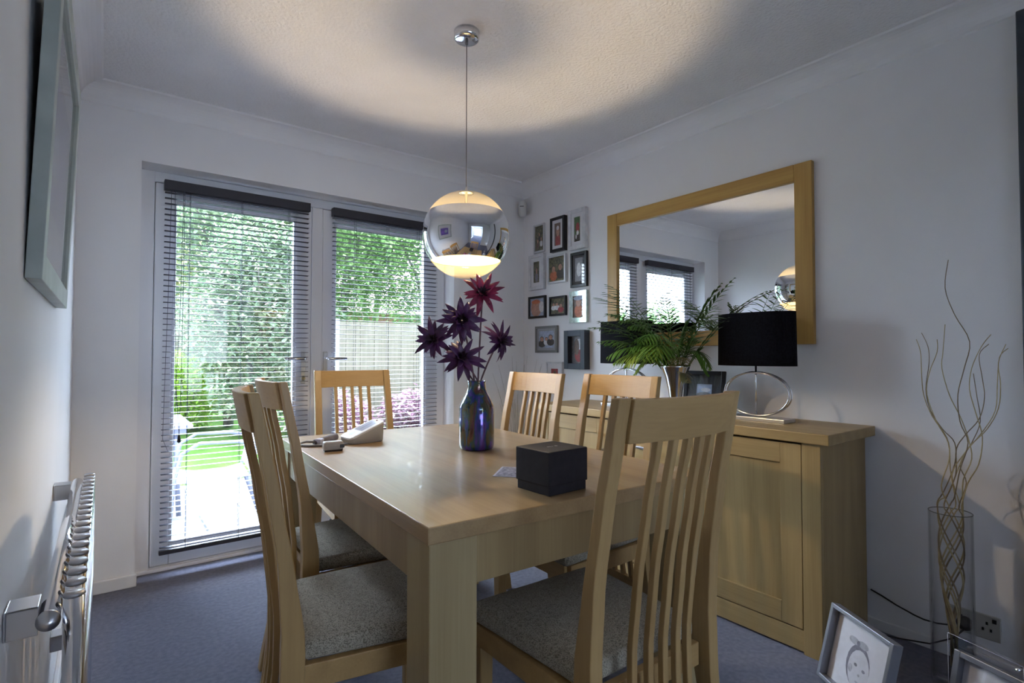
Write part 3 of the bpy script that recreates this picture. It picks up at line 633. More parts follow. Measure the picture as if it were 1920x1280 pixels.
vs_ = MB().lathe([(0, 0), (.056, 0), (.062, .006), (.0645, .02), (.0645, .145), (.062, .157), (.052, .178), (.040, .200), (.034, .216), (.0325, .240), (.0345, .246), (.0315, .246), (.029, .236), (.03, .21), (.05, .16), (.058, .14), (.058, .02), (0, .01)], 64).build('flower_vase', irid())
vs_.location = VC; tag(vs_, 'shiny iridescent purple and blue bottle vase on the dining table', 'vase')
M_pet = noisy('dark_purple_petal', (.03,.012,.055), (.12,.03,.12), scale=30, rough=.45, p0=.3, p1=.75)
M_petlit = noisy('lamp_reddened_petal', (.09,.012,.05), (.34,.025,.09), scale=30, rough=.42, p0=.3, p1=.7)  # redder petals: the globe lamp's light on the top flower, put into the colour
M_stem = noisy('purple_stem', (.06,.03,.05), (.14,.07,.09), scale=30, rough=.6)
def flower(px, py, yy, nd, R, label, lamp_red, seed, bend):
    random.seed(seed)
    c = P(px, py, 1, yy); base = VC+Vector((bend[0], bend[1], .246))
    t = thing('stem_flower', label, 'flower', base, 0, 'purple spiky flowers in the vase'); cl = c-base
    ax = Vector(nd).normalized()
    e1 = ax.cross(Vector((0, 0, 1))); e1 = e1.normalized() if e1.length > .1 else Vector((1, 0, 0)); e2 = ax.cross(e1)
    m = MB(); mid = cl*.55+Vector((-cl.x*.15, -cl.y*.15, .0)); low = Vector((-bend[0]*.9, -bend[1]*.9, -.16))
    pts = []
    for i in range(13):
        u = i/12; a = Vector((0, 0, 0)); pts.append(a*(1-u)**2+mid*2*u*(1-u)+(cl-ax*.01)*u*u)
    m.tube([low]+pts, .0032, 8); m.build('stem', M_stem, t)
    def petals(n, r0, L, el, w, mt, nm, jit=.18):
        m = MB(); 
        for i in range(n):
            a = 2*PI*(i+random.uniform(-.3, .3))/n; e = el+random.uniform(-jit, jit); LL = L*random.uniform(.75, 1.12)
            rad = e1*math.cos(a)+e2*math.sin(a); dr = (rad*math.cos(e)+ax*math.sin(e)).normalized(); tn = rad.cross(ax).normalized(); up = dr.cross(tn)
            if up.dot(ax) < 0: up = -up
            cu = random.uniform(-.45, .25)
            c1, c2, c3 = [], [], []
            for j in range(7):
                u = j/6; q = cl+rad*r0*.3+dr*LL*u+up*(cu*LL*u*u); ww = w*math.sin(PI*min(1, (.1+.9*u)))**.8*(1-.25*u)
                if j == 6: ww = 0.0003
                c1.append(q+tn*ww+up*ww*.55); c2.append(q); c3.append(q-tn*ww+up*ww*.55)
            vs = c1+c2+c3; fs = []
            for j in range(6): fs += [(j, j+1, 8+j, 7+j), (7+j, 8+j, 15+j, 14+j)]
            m.add(vs, fs, 0, True)
        m.build(nm, mt, t, solid=.0008)
    mt_ = M_petlit if lamp_red else M_pet
    petals(9, R*.2, R*1.0, -.3, R*.15, mt_, 'outer_petals', .3)
    petals(10, R*.2, R*1.0, .2, R*.16, mt_, 'middle_petals', .3)
    petals(9, R*.2, R*.85, .7, R*.14, mt_, 'inner_petals', .3)
    petals(14, R*.1, R*.45, 1.05, R*.07, mat('dark_flower_centre', (.02,.005,.015), .6), 'flower_centre', .3)
flower(905, 551, 1.60, (-.45, -.75, .35), .075, 'purple spiky flower, topmost in the table vase, petals coloured redder as globe lamp light', True, 3, (.006, .0))
flower(866, 600, 1.56, (-.5, -.85, .1), .080, 'dark purple spiky flower in the vase, just below and left of the topmost one', False, 5, (-.008, .004))
flower(814, 636, 1.62, (-.75, -.55, .15), .072, 'purple spiky flower reaching furthest left from the table vase', False, 8, (-.014, .0))
flower(866, 672, 1.54, (-.35, -.8, .5), .076, 'brownish purple spiky flower lowest in the bouquet, just above the vase mouth', False, 11, (-.004, -.012))
flower(938, 640, 1.58, (.35, -.8, .25), .074, 'purple spiky flower standing alone on a thin stem to the right of the bouquet', False, 14, (.014, -.006))

# ------------------------------------------------------------ items on the table
bx = thing('gift_box', 'square black lidded card box near the front edge of the dining table', 'box', (.85, .974, .76), math.radians(2.5))
MB().box((.003, .003, 0), (.132, .121, .03)).build('box_base', M_boxm, bx, bevel=.002)
MB().box((0, 0, .022), (.135, .124, .106)).build('box_lid', M_boxm, bx, bevel=.0025)
m = MB(); g = mat('pale_print', (.25,.25,.28), .5)
m.box((.052, .058, .106), (.056, .064, .1063)); m.box((.060, .057, .106), (.063, .065, .1063)); m.box((.067, .059, .106), (.071, .063, .1063)); m.box((.078, .057, .106), (.086, .065, .1063)); m.build('lid_mark', g, bx)
cdm = MB(); cdm.add([(0, 0, 0), (.15, .01, 0), (.15, .09, 0), (0, .09, 0)], [(0,1,2,3)]);
cdo = thing('folded_card', 'small printed card lying on the table beside the black box', 'card', (.868, 1.235, .7603), math.radians(-48))
MB().box((-.0, 0, 0), (.095, .13, .0012)).build('card_sheet', pm('card_white', (.5,.5,.6), (.6,.6,.7)), cdo)
MB().box((.006, .006, .0012), (.089, .124, .0014)).build('card_print', noisy('card_print', (.06,.06,.12), (.45,.45,.55), scale=90, rough=.3), cdo)
# blood pressure monitor
mo = thing('blood_pressure_monitor', 'white wedge-shaped blood pressure monitor at the far left of the table', 'medical device', (.808, 2.035, .76), math.radians(-84))
mo.scale = (.9, .95, .88)
M_wpl = noisy('white_gloss_plastic', (.58,.57,.56), (.62,.61,.6), scale=10, rough=.3); M_lcd = mat('grey_display', (.36,.39,.5), .15)
def rr(hw, hd, z, r=.025, n=5, yo=0):
    pts = []
    for cx, cy_, a0 in ((hw-r, hd-r, 0), (-hw+r, hd-r, PI/2), (-hw+r, -hd+r, PI), (hw-r, -hd+r, 3*PI/2)):
        for i in range(n+1):
            a = a0+PI/2*i/n; pts.append((cx+r*math.cos(a), cy_+r*math.sin(a)))
    return [(x, y+yo, z if not callable(z) else z(y)) for x, y in pts]
slope = lambda y: .028+(y+.075)/.15*.062
m = MB(); m.loft([rr(.052, .07, 0), rr(.056, .075, .006), rr(.058, .077, lambda y: slope(y)-.006)], smooth=True); m.build('housing', mat('beige_plastic', (.36,.34,.30), .45), mo, bevel=.002)
m = MB(); m.loft([rr(.058, .077, lambda y: slope(y)-.006), rr(.057, .076, lambda y: slope(y)), rr(.053, .072, lambda y: slope(y)+.002)], smooth=False); o = m.build('top_panel', M_wpl, mo)
m = MB(); m.add([(-.035, -.02, slope(-.02)+.003), (.035, -.02, slope(-.02)+.003), (.035, .06, slope(.06)+.003), (-.035, .06, slope(.06)+.003)], [(0,1,2,3)]); m.build('display', M_lcd, mo)
m = MB(); m.add([(-.004, -.015, slope(-.015)+.0036), (.004, -.015, slope(-.015)+.0036), (.004, .045, slope(.045)+.0036), (-.004, .045, slope(.045)+.0036)], [(0,1,2,3)]); m.build('display_divider', mat('dark_marking', (.05,.05,.1), .4), mo)
m = MB(); m.poly([(.015*math.cos(2*PI*i/20), -.048+.012*math.sin(2*PI*i/20), slope(-.048+.012*math.sin(2*PI*i/20))+.003) for i in range(20)]); m.build('start_button', mat('blue_grey_button', (.28,.32,.48), .35), mo)
m = MB(); m.lathe([(0, 0), (.005, 0), (.005, .003), (0, .003)], 14, (.0, .066, slope(.066)+.001)); m.build('red_button', mat('dark_red_button', (.15,.01,.02), .3), mo)
# arm cuff and hose
cf = thing('arm_cuff', 'grey rolled arm cuff with looping tube lying left of the monitor', 'medical cuff')
M_cuff = noisy('grey_cuff_fabric', (.10,.09,.11), (.16,.15,.17), scale=60, rough=.85)
m = MB(); a = Vector((.735, 2.125, .776)); b = Vector((.635, 2.075, .768)); n_ = 10; rings = []
for i in range(9):
    q = a.lerp(b, i/8); s = .016-.004*i/8; rings.append([tuple(q+Vector((.35*s*math.cos(2*PI*j/n_)*-.4, 1.5*s*math.cos(2*PI*j/n_), .85*s*math.sin(2*PI*j/n_)))) for j in range(n_)])
m.loft(rings); m.build('cuff', M_cuff, cf)
m = MB(); m.tube([(.645, 2.07, .770), (.61, 2.09, .772), (.590, 2.09, .768), (.578, 2.065, .7645), (.60, 2.03, .7645), (.66, 2.0, .7645), (.70, 1.985, .7645), (.733, 1.99, .7655)], .0042, 10); m.build('hose', mat('dark_grey_hose', (.12,.11,.11), .5), cf)
m = MB(); m.box((-.012, -.012, .0), (.012, .012, .022), M=Matrix.Translation((.652, 2.065, .7605)) @ Matrix.Rotation(.6, 4, 'Z')); m.build('air_plug', mat('white_blue_plug', (.4,.42,.55), .35), cf, bevel=.003)
# small grey box with adapter
ad = thing('finger_monitor', 'small grey and black clip device in front of the blood pressure monitor', 'medical device', (.648, 1.905, .76), math.radians(-8))
m = MB(); m.loft([rr(.033, .02, .006, .006), rr(.034, .021, .02, .006), rr(.033, .02, .031, .006), rr(.030, .017, .034, .006)], smooth=False); m.build('shell', noisy('taupe_plastic', (.30,.28,.26), (.36,.34,.32), scale=20, rough=.5), ad, bevel=.002)
m = MB(); m.loft([rr(.031, .018, 0, .006), rr(.032, .019, .006, .006)], smooth=False); m.build('rubber_foot', M_blkfr, ad)
MB().box((.02, -.0225, .012), (.036, -.015, .024)).build('clip_opening', M_blkfr, ad, bevel=.002)

# ------------------------------------------------------------ twigs in a tall glass cylinder
GX, GY = 2.28, .560
gv = MB(); gv.lathe([(0, 0), (.058, 0), (.060, .003), (.060, .572), (.0575, .572), (.0575, .022), (0, .02)], 56)
M_cyl = pane('clear_vase_glass', refl=.03, tint=(.99,.99,.99))
gvo = gv.build('glass_vase', M_cyl); gvo.location = (GX, GY, 0); tag(gvo, 'tall clear glass cylinder vase on the carpet in the right corner', 'vase')
rm = MB(); rm.tube([(.059*math.cos(2*PI*i/48), .059*math.sin(2*PI*i/48), .572) for i in range(48)], .0014, 6, closed=True); rm.build('rim', mat('vase_rim_glass', (.12,.13,.12), .1), gvo)
M_twig = noisy('pale_willow_twig', (.34,.27,.13), (.5,.42,.24), scale=20, rough=.6)
M_twig2 = noisy('dark_willow_twig', (.16,.12,.07), (.28,.22,.13), scale=20, rough=.6)
TR = [
 [(1778,487),(1772,540),(1790,590),(1818,640),(1808,690),(1796,740),(1800,790),(1815,830),(1800,880),(1790,930),(1800,960)],
 [(1772,608),(1768,660),(1766,690),(1780,740),(1800,780),(1815,820),(1822,860),(1806,900),(1795,950)],
 [(1718,636),(1726,660),(1728,700),(1732,740),(1748,780),(1775,820),(1780,860),(1765,910),(1750,950)],
 [(1728,624),(1740,650),(1742,680),(1736,730),(1745,770),(1768,805),(1790,830),(1790,870),(1770,920),(1752,965)],
 [(1757,636),(1757,660),(1742,700),(1738,740),(1756,790),(1778,830),(1782,880),(1765,930)],
 [(1858,627),(1840,650),(1822,690),(1818,730),(1830,775),(1842,820),(1835,870),(1815,905),(1800,950)],
 [(1854,645),(1836,665),(1842,710),(1846,745),(1836,785),(1810,815),(1793,842),(1792,890),(1790,940)],
 [(1886,645),(1872,680),(1876,720),(1872,765),(1850,805),(1815,840),(1796,880),(1778,925),(1772,960)],
 [(1890,653),(1874,670),(1870,720),(1866,770),(1840,812),(1808,850),(1785,890),(1770,940)],
 [(1825,700),(1832,745),(1838,790),(1822,830),(1800,870),(1812,905),(1808,950)],
]
tw = thing('willow_twigs', 'pale curly willow twigs rising from the tall glass vase', 'dried branches', (GX, GY, .03))
random.seed(21)
for i, tr in enumerate(TR):
    xx = 2.30+random.uniform(-.05, .05); pts = [P(a, b_, 0, xx+(.03*math.sin(j*1.3+i))) for j, (a, b_) in enumerate(tr)]
    # plait down into the vase
    ph = random.uniform(0, 6.28); z = pts[-1].z; cur = []
    zz = .60
    while zz > .05:
        amp = .036*abs(math.sin((zz)*7.0+.3))+.006; amp = min(amp, .045)*(1 if zz > .2 else zz/.2)
        s = 1 if i % 2 else -1
        am = .034*min(1, max(.25, (zz-.08)/.3)); pz = (i % 4)*PI/2+.35*(i//4)
        cur.append(Vector((GX+am*.75*math.sin(zz*13+pz), GY+am*math.cos(zz*13+pz)-.008*(.6-zz), zz))); zz -= .03
    top = [p for p in pts if p.z > .62]
    allp = [p-Vector((GX, GY, .03)) for p in top+cur]
    # smooth by Catmull-Rom
    sm = []
    for q in range(len(allp)-1):
        p0, p1, p2, p3 = allp[max(q-1, 0)], allp[q], allp[q+1], allp[min(q+2, len(allp)-1)]
        for u in (0, .25, .5, .75):
            sm.append(.5*((2*p1)+(p2-p0)*u+(2*p0-5*p1+4*p2-p3)*u*u+(3*p1-p0-3*p2+p3)*u**3))
    sm.append(allp[-1]); n = len(sm)
    MB().tube(sm, [.0011+.0016*min(1, j/n*1.8) for j in range(n)], 6).build('twig', M_twig if i % 3 else M_twig2, tw)

# ------------------------------------------------------------ floor frames
fr1 = picture_frame('photo_frame', 'silver box frame on the floor with grey portrait of a baby wearing a bow', 'photo frame', .272, .247, .032, .013, mat('silver_grey_box_frame', (.26,.27,.31), .35, .5), 0, None, pm('baby_paper', (.62,.62,.68), (.66,.66,.72)), [
    (.02, -.12, .30, .26, pm('baby_grey_2', (.52,.52,.58), (.56,.56,.62))), (-.02, .42, .20, .30, pm('baby_dark', (.16,.16,.2))), (-.0, .38, .18, .27, pm('baby_skin', (.55,.55,.6), (.6,.6,.66))),
    (-.13, .34, .035, .06, pm('baby_grey', (.32,.32,.37))), (-.15, .72, .09, .05, pm('baby_grey', (.32,.32,.37))), (.01, .73, .09, .05, pm('baby_grey', (.32,.32,.37))), (-.07, .72, .03, .035, pm('baby_dark', (.16,.16,.2))),
    (-.05, .43, .028, .022, pm('baby_dark', (.16,.16,.2))), (.09, .41, .028, .022, pm('baby_dark', (.16,.16,.2))), (.03, .32, .018, .018, pm('baby_grey', (.32,.32,.37))), (.03, .22, .04, .014, pm('baby_grey', (.32,.32,.37)))], inset=.024)
fr1.location = (0, 0, 0)
u = Vector((-.545, -.838, 0)); tlt = math.radians(13.8)
ang = math.atan2(u.y, u.x)
BLp = Vector((1.944, .851, 0)); cen = BLp+u*.136
fr1.rotation_mode = 'XYZ'
R1 = Matrix.Rotation(ang, 4, 'Z') @ Matrix.Rotation(-tlt, 4, 'X')
fr1.matrix_world = Matrix.Translation(cen+Vector((.838*.031, -.545*.031, .009))) @ R1
m = MB(); m.add([(-.04, 0, .03), (.04, 0, .03), (.04, 0, .2), (-.04, 0, .2), (.04, .10, .0), (-.04, .10, 0)], [(0,1,2,3), (3,2,4,5)]); m.build('easel_strut', M_blkfr, fr1, solid=.002)
fr2 = picture_frame('photo_frame', 'grey box frame on the floor at the bottom right edge, pale picture inside', 'photo frame', .22, .23, .03, .016, mat('dark_silver_box_frame', (.20,.21,.25), .35, .5), 0, None, pm('pale_paper', (.55,.55,.6), (.6,.6,.65)), [(.1, .2, .2, .3, pm('baby_grey_2', (.52,.52,.58)))], inset=.022)
u2 = Vector((-.34, -.94, 0)); ang2 = math.atan2(u2.y, u2.x); n2 = Vector((.94, -.34, 0))
TL2 = P(1790, 1217, 2, .236)
c2 = TL2+u2*.11-n2*(.236*math.sin(tlt)); c2.z = 0
fr2.matrix_world = Matrix.Translation(c2+n2*.029+Vector((0, 0, .0085))) @ Matrix.Rotation(ang2, 4, 'Z') @ Matrix.Rotation(-tlt, 4, 'X')
# clear acrylic display block behind it
ac = thing('acrylic_frame', 'clear acrylic picture frame standing behind the grey frame at bottom right', 'photo frame')
TL3 = P(1777, 1185, 2, .262)
m = MB(); m.box((0, 0, -.262), (.19, .003, 0)); m.box((0, .014, -.262), (.19, .017, 0)); m.box((0, .003, -.262), (.19, .014, -.255)); m.build('acrylic_sheet', pane('clear_acrylic', tint=(.93,.94,.96)), ac)
m = MB()
for a_, b_ in (((0, 0, 0), (.19, 0, 0)), ((0, 0, 0), (0, 0, -.262)), ((.19, 0, 0), (.19, 0, -.262))): m.tube([a_, b_], .0009, 5)
m.build('edge_highlight', mat('acrylic_edge_highlight', (.42,.43,.52), .2), ac)  # pale threads along the sheet edges, a highlight put in as colour
m = MB(); m.lathe([(0, -.004), (.005, -.004), (.005, .022), (0, .022)], 14, M=Matrix.Translation((.18, 0, -.012)) @ Matrix.Rotation(PI/2, 4, 'X') @ Matrix.Translation((0, 0, -.012))); m.build('clamp_bolt', M_chrome, ac)
ac.matrix_world = Matrix.Translation(TL3) @ Matrix.Rotation(ang2, 4, 'Z')

# ------------------------------------------------------------ socket, plug, cables
sk = thing('wall_socket', 'steel double plug socket low on the right wall behind the glass vase', 'socket', (XR, .548, .145))
MB().box((-.008, -.073, -.043), (0, .073, .043)).build('face_plate', mat('grey_steel_plate', (.55,.54,.5), .35, .4), sk, bevel=.003)
m = MB(); 
for y in (-.035, .035):
    for z, yy in ((.014, 0), (-.008, -.011), (-.008, .011)): m.box((-.0088, y+yy-.003, z-.005), (-.008, y+yy+.003, z+.005))
m.build('socket_holes', M_blkfr, sk)
m = MB(); m.box((-.012, -.062, .02), (-.008, -.05, .034)); m.build('rocker_switch', M_blkfr, sk, bevel=.001)
pg = thing('power_plug', 'black plug pushed into the wall socket behind the twig vase', 'plug', (XR-.009, .572, .138))
m = MB(); m.lathe([(0, 0), (.024, 0), (.024, .012), (.016, .03), (0, .034)], 24, M=Matrix.Rotation(-PI/2, 4, 'Y')); m.build('plug_body', mat('black_plug', (.02,.02,.02), .5), pg)
m = MB(); m.tube([(-.015, .0, -.018), (-.02, .03, -.06), (-.02, .1, -.11), (-.03, .2, -.128), (-.06, .3, -.131), (-.03, .31, -.131)], .0028, 8); m.build('plug_cable', M_blkfr, pg)
m = MB(); pts = [(2.478, .87, .155), (2.474, .83, .145), (2.47, .78, .128), (2.468, .72, .112), (2.466, .69, .108), (2.466, .65, .11), (2.464, .62, .118)]
tag(m.tube(pts, .003, 8).build('power_cable', mat('black_cable', (.012,.012,.014), .6)), 'black cable running along the wall from the sideboard to the socket', 'cable')

# ------------------------------------------------------------ dried grasses in the back corner
dg = thing('dried_grasses', 'tall thin pale dried grasses standing in the back right corner', 'dried grass', (2.28, 2.93, 0))
random.seed(4); M_gr = noisy('dried_grass_stem', (.3,.3,.28), (.42,.42,.4), scale=20, rough=.8)
MB().lathe([(0, 0), (.05, 0), (.06, .02), (.055, .3), (.04, .36), (.036, .36), (.045, .3), (0, .04)], 32).build('pot', mat('grey_floor_vase', (.3,.3,.32), .5), dg)
for i in range(34):
    a = random.uniform(0, 6.28); sp_ = random.uniform(.02, .17); h_ = random.uniform(.7, 1.1)
    pts = [(.02*math.cos(a), .02*math.sin(a), .1)]+[(.02*math.cos(a)+sp_*u_*u_*math.cos(a), .02*math.sin(a)+min(.17, sp_)*u_*u_*math.sin(a), .1+h_*u_*.92) for u_ in (.3, .5, .7, .85, 1)]
    MB().tube(pts, [.0016, .0015, .0014, .0012, .001, .0005], 5).build('grass_stem', M_gr, dg)

# ------------------------------------------------------------ garden
GZ = -.15
M_lawn = noisy('lawn', (0.0372,0.0816,0.0149), (0.063,0.119,0.026), scale=3, rough=.9, bump=.8, bscale=120, dist=.02, spec=.03)
M_slab = noisy('pale_paving', (0.223,0.223,0.223), (0.285,0.285,0.291), scale=3, rough=.8)
def slabmat():
    m = noisy('pale_paving_slabs', (.24,.24,.25), (.3,.3,.31), scale=3, rough=.95, spec=.03); N, L, b = nodes(m)
    br = N.new('ShaderNodeTexBrick'); br.offset = .5; br.inputs['Scale'].default_value = 1; br.inputs['Brick Width'].default_value = .6; br.inputs['Row Height'].default_value = .6; br.inputs['Mortar Size'].default_value = .008
    br.inputs['Color1'].default_value = (.13,.13,.137,1); br.inputs['Color2'].default_value = (.115,.115,.12,1); br.inputs['Mortar'].default_value = (.05,.05,.05,1)
    tc = N.new('ShaderNodeTexCoord'); L.new(tc.outputs['Object'], br.inputs['Vector']); L.new(br.outputs['Color'], b.inputs['Base Color']); return m
struct(MB().box((-14, YB+.4, -.5), (18, 30, GZ-.02)), 'lawn', M_lawn)
struct(MB().box((-4, YD+.09, -.5), (6, 6.0, GZ)), 'patio', slabmat())
M_fence = noisy('pale_timber_fence', (0.161,0.146,0.104), (0.211,0.192,0.146), scale=3, rough=.85, stretch=(8,8,.5))
def fence(name, x0, y0, x1, y1, zt, label, post=True):
    t = thing(name, label, 'fence', (x0, y0, GZ), math.atan2(y1-y0, x1-x0)); L = math.hypot(x1-x0, y1-y0); n = max(1, round(L/1.8)); H = zt-GZ
    for i in range(n+1):
        MB().box((i*L/n-.05, -.05, 0), (i*L/n+.05, .05, H+.04)).build('fence_post', mat('pale_concrete_post', (.32,.34,.40), .8), t)
    for i in range(n):
        m = MB(); a = i*L/n+.05; b_ = (i+1)*L/n-.05; c_ = int((b_-a)/.12); 
        for j in range(c_): m.box((a+(b_-a)*j/c_, -.012-(.006 if j % 2 else 0), .05), (a+(b_-a)*(j+1)/c_-.004, .006, H))
        m.box((a, .006, .3), (b_, .03, .38)); m.box((a, .006, H-.2), (b_, .03, H-.12)); m.build('fence_panel', M_fence, t)
    return t
fence('garden_fence', 2.95, 8.6, 8.35, 8.6, 1.64, 'pale timber panel fence seen through the right french door')
fence('garden_fence', -6.0, 12.5, 3.2, 12.5, 1.72, 'timber fence at the far end of the lawn behind the bright green shrub')
fence('garden_fence', -5.5, 3.6, -5.5, 12.2, 1.6, 'side fence of the garden, seen only in the wall mirror')
def leafmat(n, a, b):
    m = noisy(n, a, b, scale=5, rough=.9, p0=.3, p1=.7, spec=.08); N, L, pb = nodes(m)
    out = [q for q in N if q.type == 'OUTPUT_MATERIAL'][0]; tr = N.new('ShaderNodeBsdfTranslucent'); ms = N.new('ShaderNodeMixShader'); ms.inputs['Fac'].default_value = .35
    cr = [q for q in N if q.type == 'VALTORGB'][0]
    L.new(cr.outputs['Color'], tr.inputs['Color']); L.new(pb.outputs[0], ms.inputs[1]); L.new(tr.outputs[0], ms.inputs[2]); L.new(ms.outputs[0], out.inputs['Surface'])
    return m
def bush(name, label, cat, c, r, n, ls, mt, trunk=None, seed=1, group=None):
    random.seed(seed); t = thing(name, label, cat, (c[0], c[1], GZ), 0, group); m = MB()
    for i in range(n):
        while True:
            v = Vector((random.uniform(-1,1), random.uniform(-1,1), random.uniform(-1,1)))
            if .35 < v.length < 1: break
        v = v*(1+.12*math.sin(v.x*7+seed)*math.cos(v.z*6)); p = Vector((v.x*r[0], v.y*r[1], c[2]-GZ+v.z*r[2]))
        if p.z < .05: p.z = .05+random.random()*.2
        a = random.uniform(0, 6.28); tl = random.uniform(-.9, .5); d = Vector((math.cos(a)*math.cos(tl), math.sin(a)*math.cos(tl), math.sin(tl))); s = d.cross(Vector((0,0,1))).normalized(); L = ls*random.uniform(.7, 1.3)
        n_ = s.cross(d)
        m.add([p, p+d*L*.5+s*L*.28+n_*L*.06, p+d*L, p+d*L*.5-s*L*.28+n_*L*.06], [(0,1,2,3)], 0 if random.random() < .7 else 1)
    m.build('foliage', mt, t)
    tr = trunk or (.05, .6); m = MB()
    for q in range(4):
        a = q*1.7+seed; m.tube([(.02*math.cos(a), .02*math.sin(a), 0), (.05*math.cos(a), .05*math.sin(a), tr[1]*.5), (.3*r[0]*math.cos(a), .3*r[1]*math.sin(a), (c[2]-GZ)*.95), (.6*r[0]*math.cos(a), .6*r[1]*math.sin(a), (c[2]-GZ)+r[2]*.5)], [tr[0], tr[0]*.8, tr[0]*.4, tr[0]*.15], 7)
    m.build('branches', noisy('bark', (.12,.10,.09), (.2,.18,.16), scale=12, rough=.9), t)
    return t
G1 = [leafmat('variegated_leaf', (0.141,0.228,0.13), (0.369,0.455,0.326)), leafmat('cream_leaf', (0.413,0.478,0.304), (0.564,0.607,0.434))]
G2 = [leafmat('lime_leaf', (0.238,0.413,0.0542), (0.434,0.63,0.108)), leafmat('lime_leaf_pale', (0.39,0.564,0.108), (0.542,0.716,0.217))]
G3 = [leafmat('mid_green_leaf', (0.13,0.261,0.0868), (0.282,0.434,0.174)), leafmat('pale_green_leaf', (0.282,0.413,0.174), (0.455,0.564,0.282))]
G4 = [leafmat('purple_leaf', (0.217,0.108,0.152), (0.369,0.217,0.282)), leafmat('pink_leaf', (0.488,0.347,0.413), (0.597,0.488,0.542))]
G5 = [leafmat('olive_leaf', (0.261,0.282,0.108), (0.434,0.434,0.217)), leafmat('yellow_leaf', (0.478,0.455,0.174), (0.597,0.542,0.271))]
bush('variegated_shrub', 'tall variegated silvery green shrub behind the left french door', 'shrub', (2.05, 9.4, 1.6), (1.15, 1.0, 1.75), 16000, .10, G1, (.06, .8), 1)
bush('variegated_shrub', 'tall variegated shrub filling the top of the left french door view', 'shrub', (1.75, 10.6, 3.2), (1.5, 1.0, 1.9), 12000, .12, G1, (.07, 1.6), 2)
bush('lime_shrub', 'bright lime green shrub at the far edge of the lawn', 'shrub', (1.02, 10.6, .45), (.72, .6, .72), 7000, .08, G2, (.03, .3), 3)
bush('yellow_green_tree', 'loose yellow green tree behind the far fence', 'tree', (.3, 13.6, 2.8), (1.5, 1.2, 1.9), 6000, .2, G5, (.08, 2.0), 4)
bush('green_tree', 'leafy green tree behind the right fence, left of the two', 'tree', (3.55, 10.4, 3.1), (1.35, 1.0, 1.75), 12000, .12, G3, (.08, 2.0), 5)
bush('green_tree', 'leafy green tree behind the right fence, nearer the globe lamp', 'tree', (6.0, 10.7, 3.0), (1.8, 1.0, 1.7), 12000, .12, G3, (.08, 2.0), 6)
bush('green_tree', 'tall tree between the two lower trees behind the fence', 'tree', (5.2, 12.6, 4.8), (2.0, 1.2, 1.7), 7500, .2, G3, (.1, 3.0), 16)
bush('purple_plant', 'purple leaved plants in the border below the right fence', 'plant', (2.6, 7.6, .15), (.6, .45, .42), 2600, .09, G4, (.01, .1), 7)
bush('purple_plant', 'purple leaved border plant further right below the fence', 'plant', (4.0, 7.8, .15), (.7, .45, .42), 2600, .09, G4, (.01, .1), 8)
bush('green_border_plant', 'pale green border plant beside the purple plants', 'plant', (5.3, 7.5, .3), (.5, .4, .6), 2200, .1, G2, (.02, .2), 9)
bush('garden_hedge', 'clipped green hedge seen only in the wall mirror', 'hedge', (-4.6, 8.4, .9), (.6, 3.6, 1.4), 12000, .13, G3, (.03, .3), 10)
bush('background_tree', 'broad dense tree far behind the fence, seen above the variegated shrubs', 'tree', (4.5, 25.5, 5.5), (8.5, 1.5, 5.6), 14000, .45, G3, (.15, 3.0), 19)
bush('background_tree', 'tall tree beyond the garden, left of the doors', 'tree', (-4.0, 14.8, 3.2), (2.0, 1.4, 2.2), 6000, .24, G3, (.1, 2.0), 12)
# brick house beyond the fence
hs = thing('brick_house', 'distant red brick house with tiled roof beyond the right fence', 'building', (5.6, 17.0, GZ))
MB().box((-1.2, 0, 0), (3.5, 5, 2.6)).build('wall', noisy('red_brick', (.2,.1,.075), (.28,.16,.12), scale=12, rough=.9), hs)
m = MB(); m.add([(-1.5,-.3,2.6), (3.8,-.3,2.6), (3.8,5.3,2.6), (-1.5,5.3,2.6), (-1.5,2.5,4.4), (3.8,2.5,4.4)], [(0,1,5,4), (2,3,4,5), (0,4,3), (1,2,5), (3,2,1,0)]); m.build('roof', noisy('roof_tiles', (.2,.14,.12), (.3,.22,.2), scale=10, rough=.9), hs)
MB().box((.3, -.04, 1.0), (1.3, 0, 1.9)).build('window', mat('house_window', (.5,.55,.6), .1), hs)
# plant pot on the lawn edge
tag(MB().lathe([(0, 0), (.17, 0), (.22, .26), (.235, .27), (.225, .3), (.2, .3), (.16, .05), (0, .05)], 32, (2.45, 8.3, GZ-.02)).build('plant_pot', noisy('slate_blue_pot', (.16,.19,.26), (.22,.25,.33), scale=8, rough=.6)), 'slate blue round plant pot at the edge of the lawn under the shrub', 'pot')
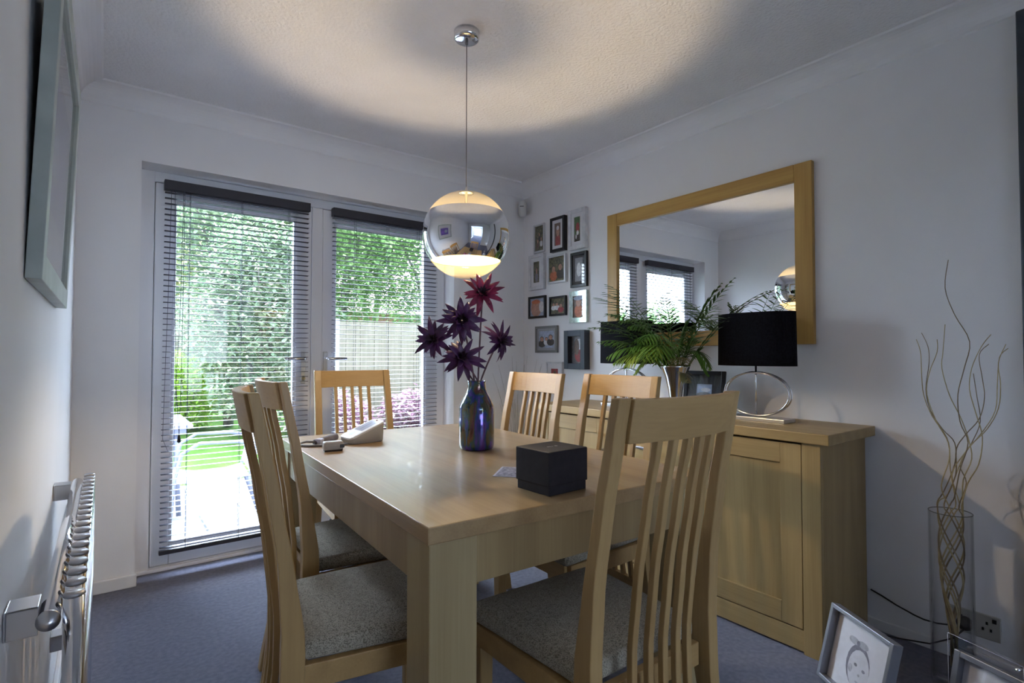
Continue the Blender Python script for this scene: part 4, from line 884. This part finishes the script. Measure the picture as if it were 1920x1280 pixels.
# garden chair
M_gm = mat('grey_powder_coated_metal', (.16,.17,.22), .45, .3); M_sl = noisy('grey_sling_mesh', (.16,.17,.22), (.2,.21,.26), scale=60, rough=.8)
def gchair(loc, rz, label):
    t = thing('garden_chair', label, 'garden chair', loc, rz, 'metal garden chairs on the patio')
    for s in (-1, 1):
        x = s*.26
        m = MB(); m.tube([(x, .27, 0), (x, .24, .42), (x, .2, .60), (x, .1, .66), (x, -.12, .655), (x, -.25, .63)], .011, 8); m.build('front_leg', M_gm, t)
        m = MB(); m.tube([(x, -.33, 0), (x, -.2, .40), (x, -.25, .63), (x, -.33, .98)], .012, 8); m.build('rear_leg', M_gm, t)
    m = MB(); m.tube([(-.26, .24, .41), (.26, .24, .41)], .010, 8); m.tube([(-.26, -.2, .40), (.26, -.2, .40)], .010, 8); m.tube([(-.26, -.33, .98), (0, -.345, 1.0), (.26, -.33, .98)], .011, 8); m.build('cross_bar', M_gm, t)
    m = MB(); rings = []
    for i in range(9):
        u_ = i/8; y = .24-.44*u_; z = .415-.035*math.sin(PI*u_); rings.append([(-.25, y, z), (.25, y, z)])
    vs = [p for r_ in rings for p in r_]; m.add(vs, [(2*i, 2*i+1, 2*i+3, 2*i+2) for i in range(8)], 0, True); m.build('sling_seat', M_sl, t, solid=.004)
    m = MB(); m.add([(-.25, -.205, .45), (.25, -.205, .45), (.25, -.33, .97), (-.25, -.33, .97)], [(0,1,2,3)]); m.build('sling_back', M_sl, t, solid=.004)
    return t
gchair((.63, 4.35, GZ), math.radians(85), 'grey metal garden chair with sling seat on the patio outside the left door')
gt = thing('garden_table', 'pale rectangular garden table on the patio, left of the metal chair', 'garden table', (-.15, 5.25, GZ))
MB().box((-.7, -.45, .68), (.7, .45, .71)).build('table_top', mat('frosted_table_glass', (.26,.27,.33), .25), gt, bevel=.004)
for x in (-.62, .62):
    for y in (-.38, .38): MB().tube([(x, y, 0), (x*.95, y*.95, .68)], .018, 8).build('leg', M_gm, gt)
MB().box((-.66, -.41, .64), (.66, .41, .68)).build('table_frame', M_gm, gt)
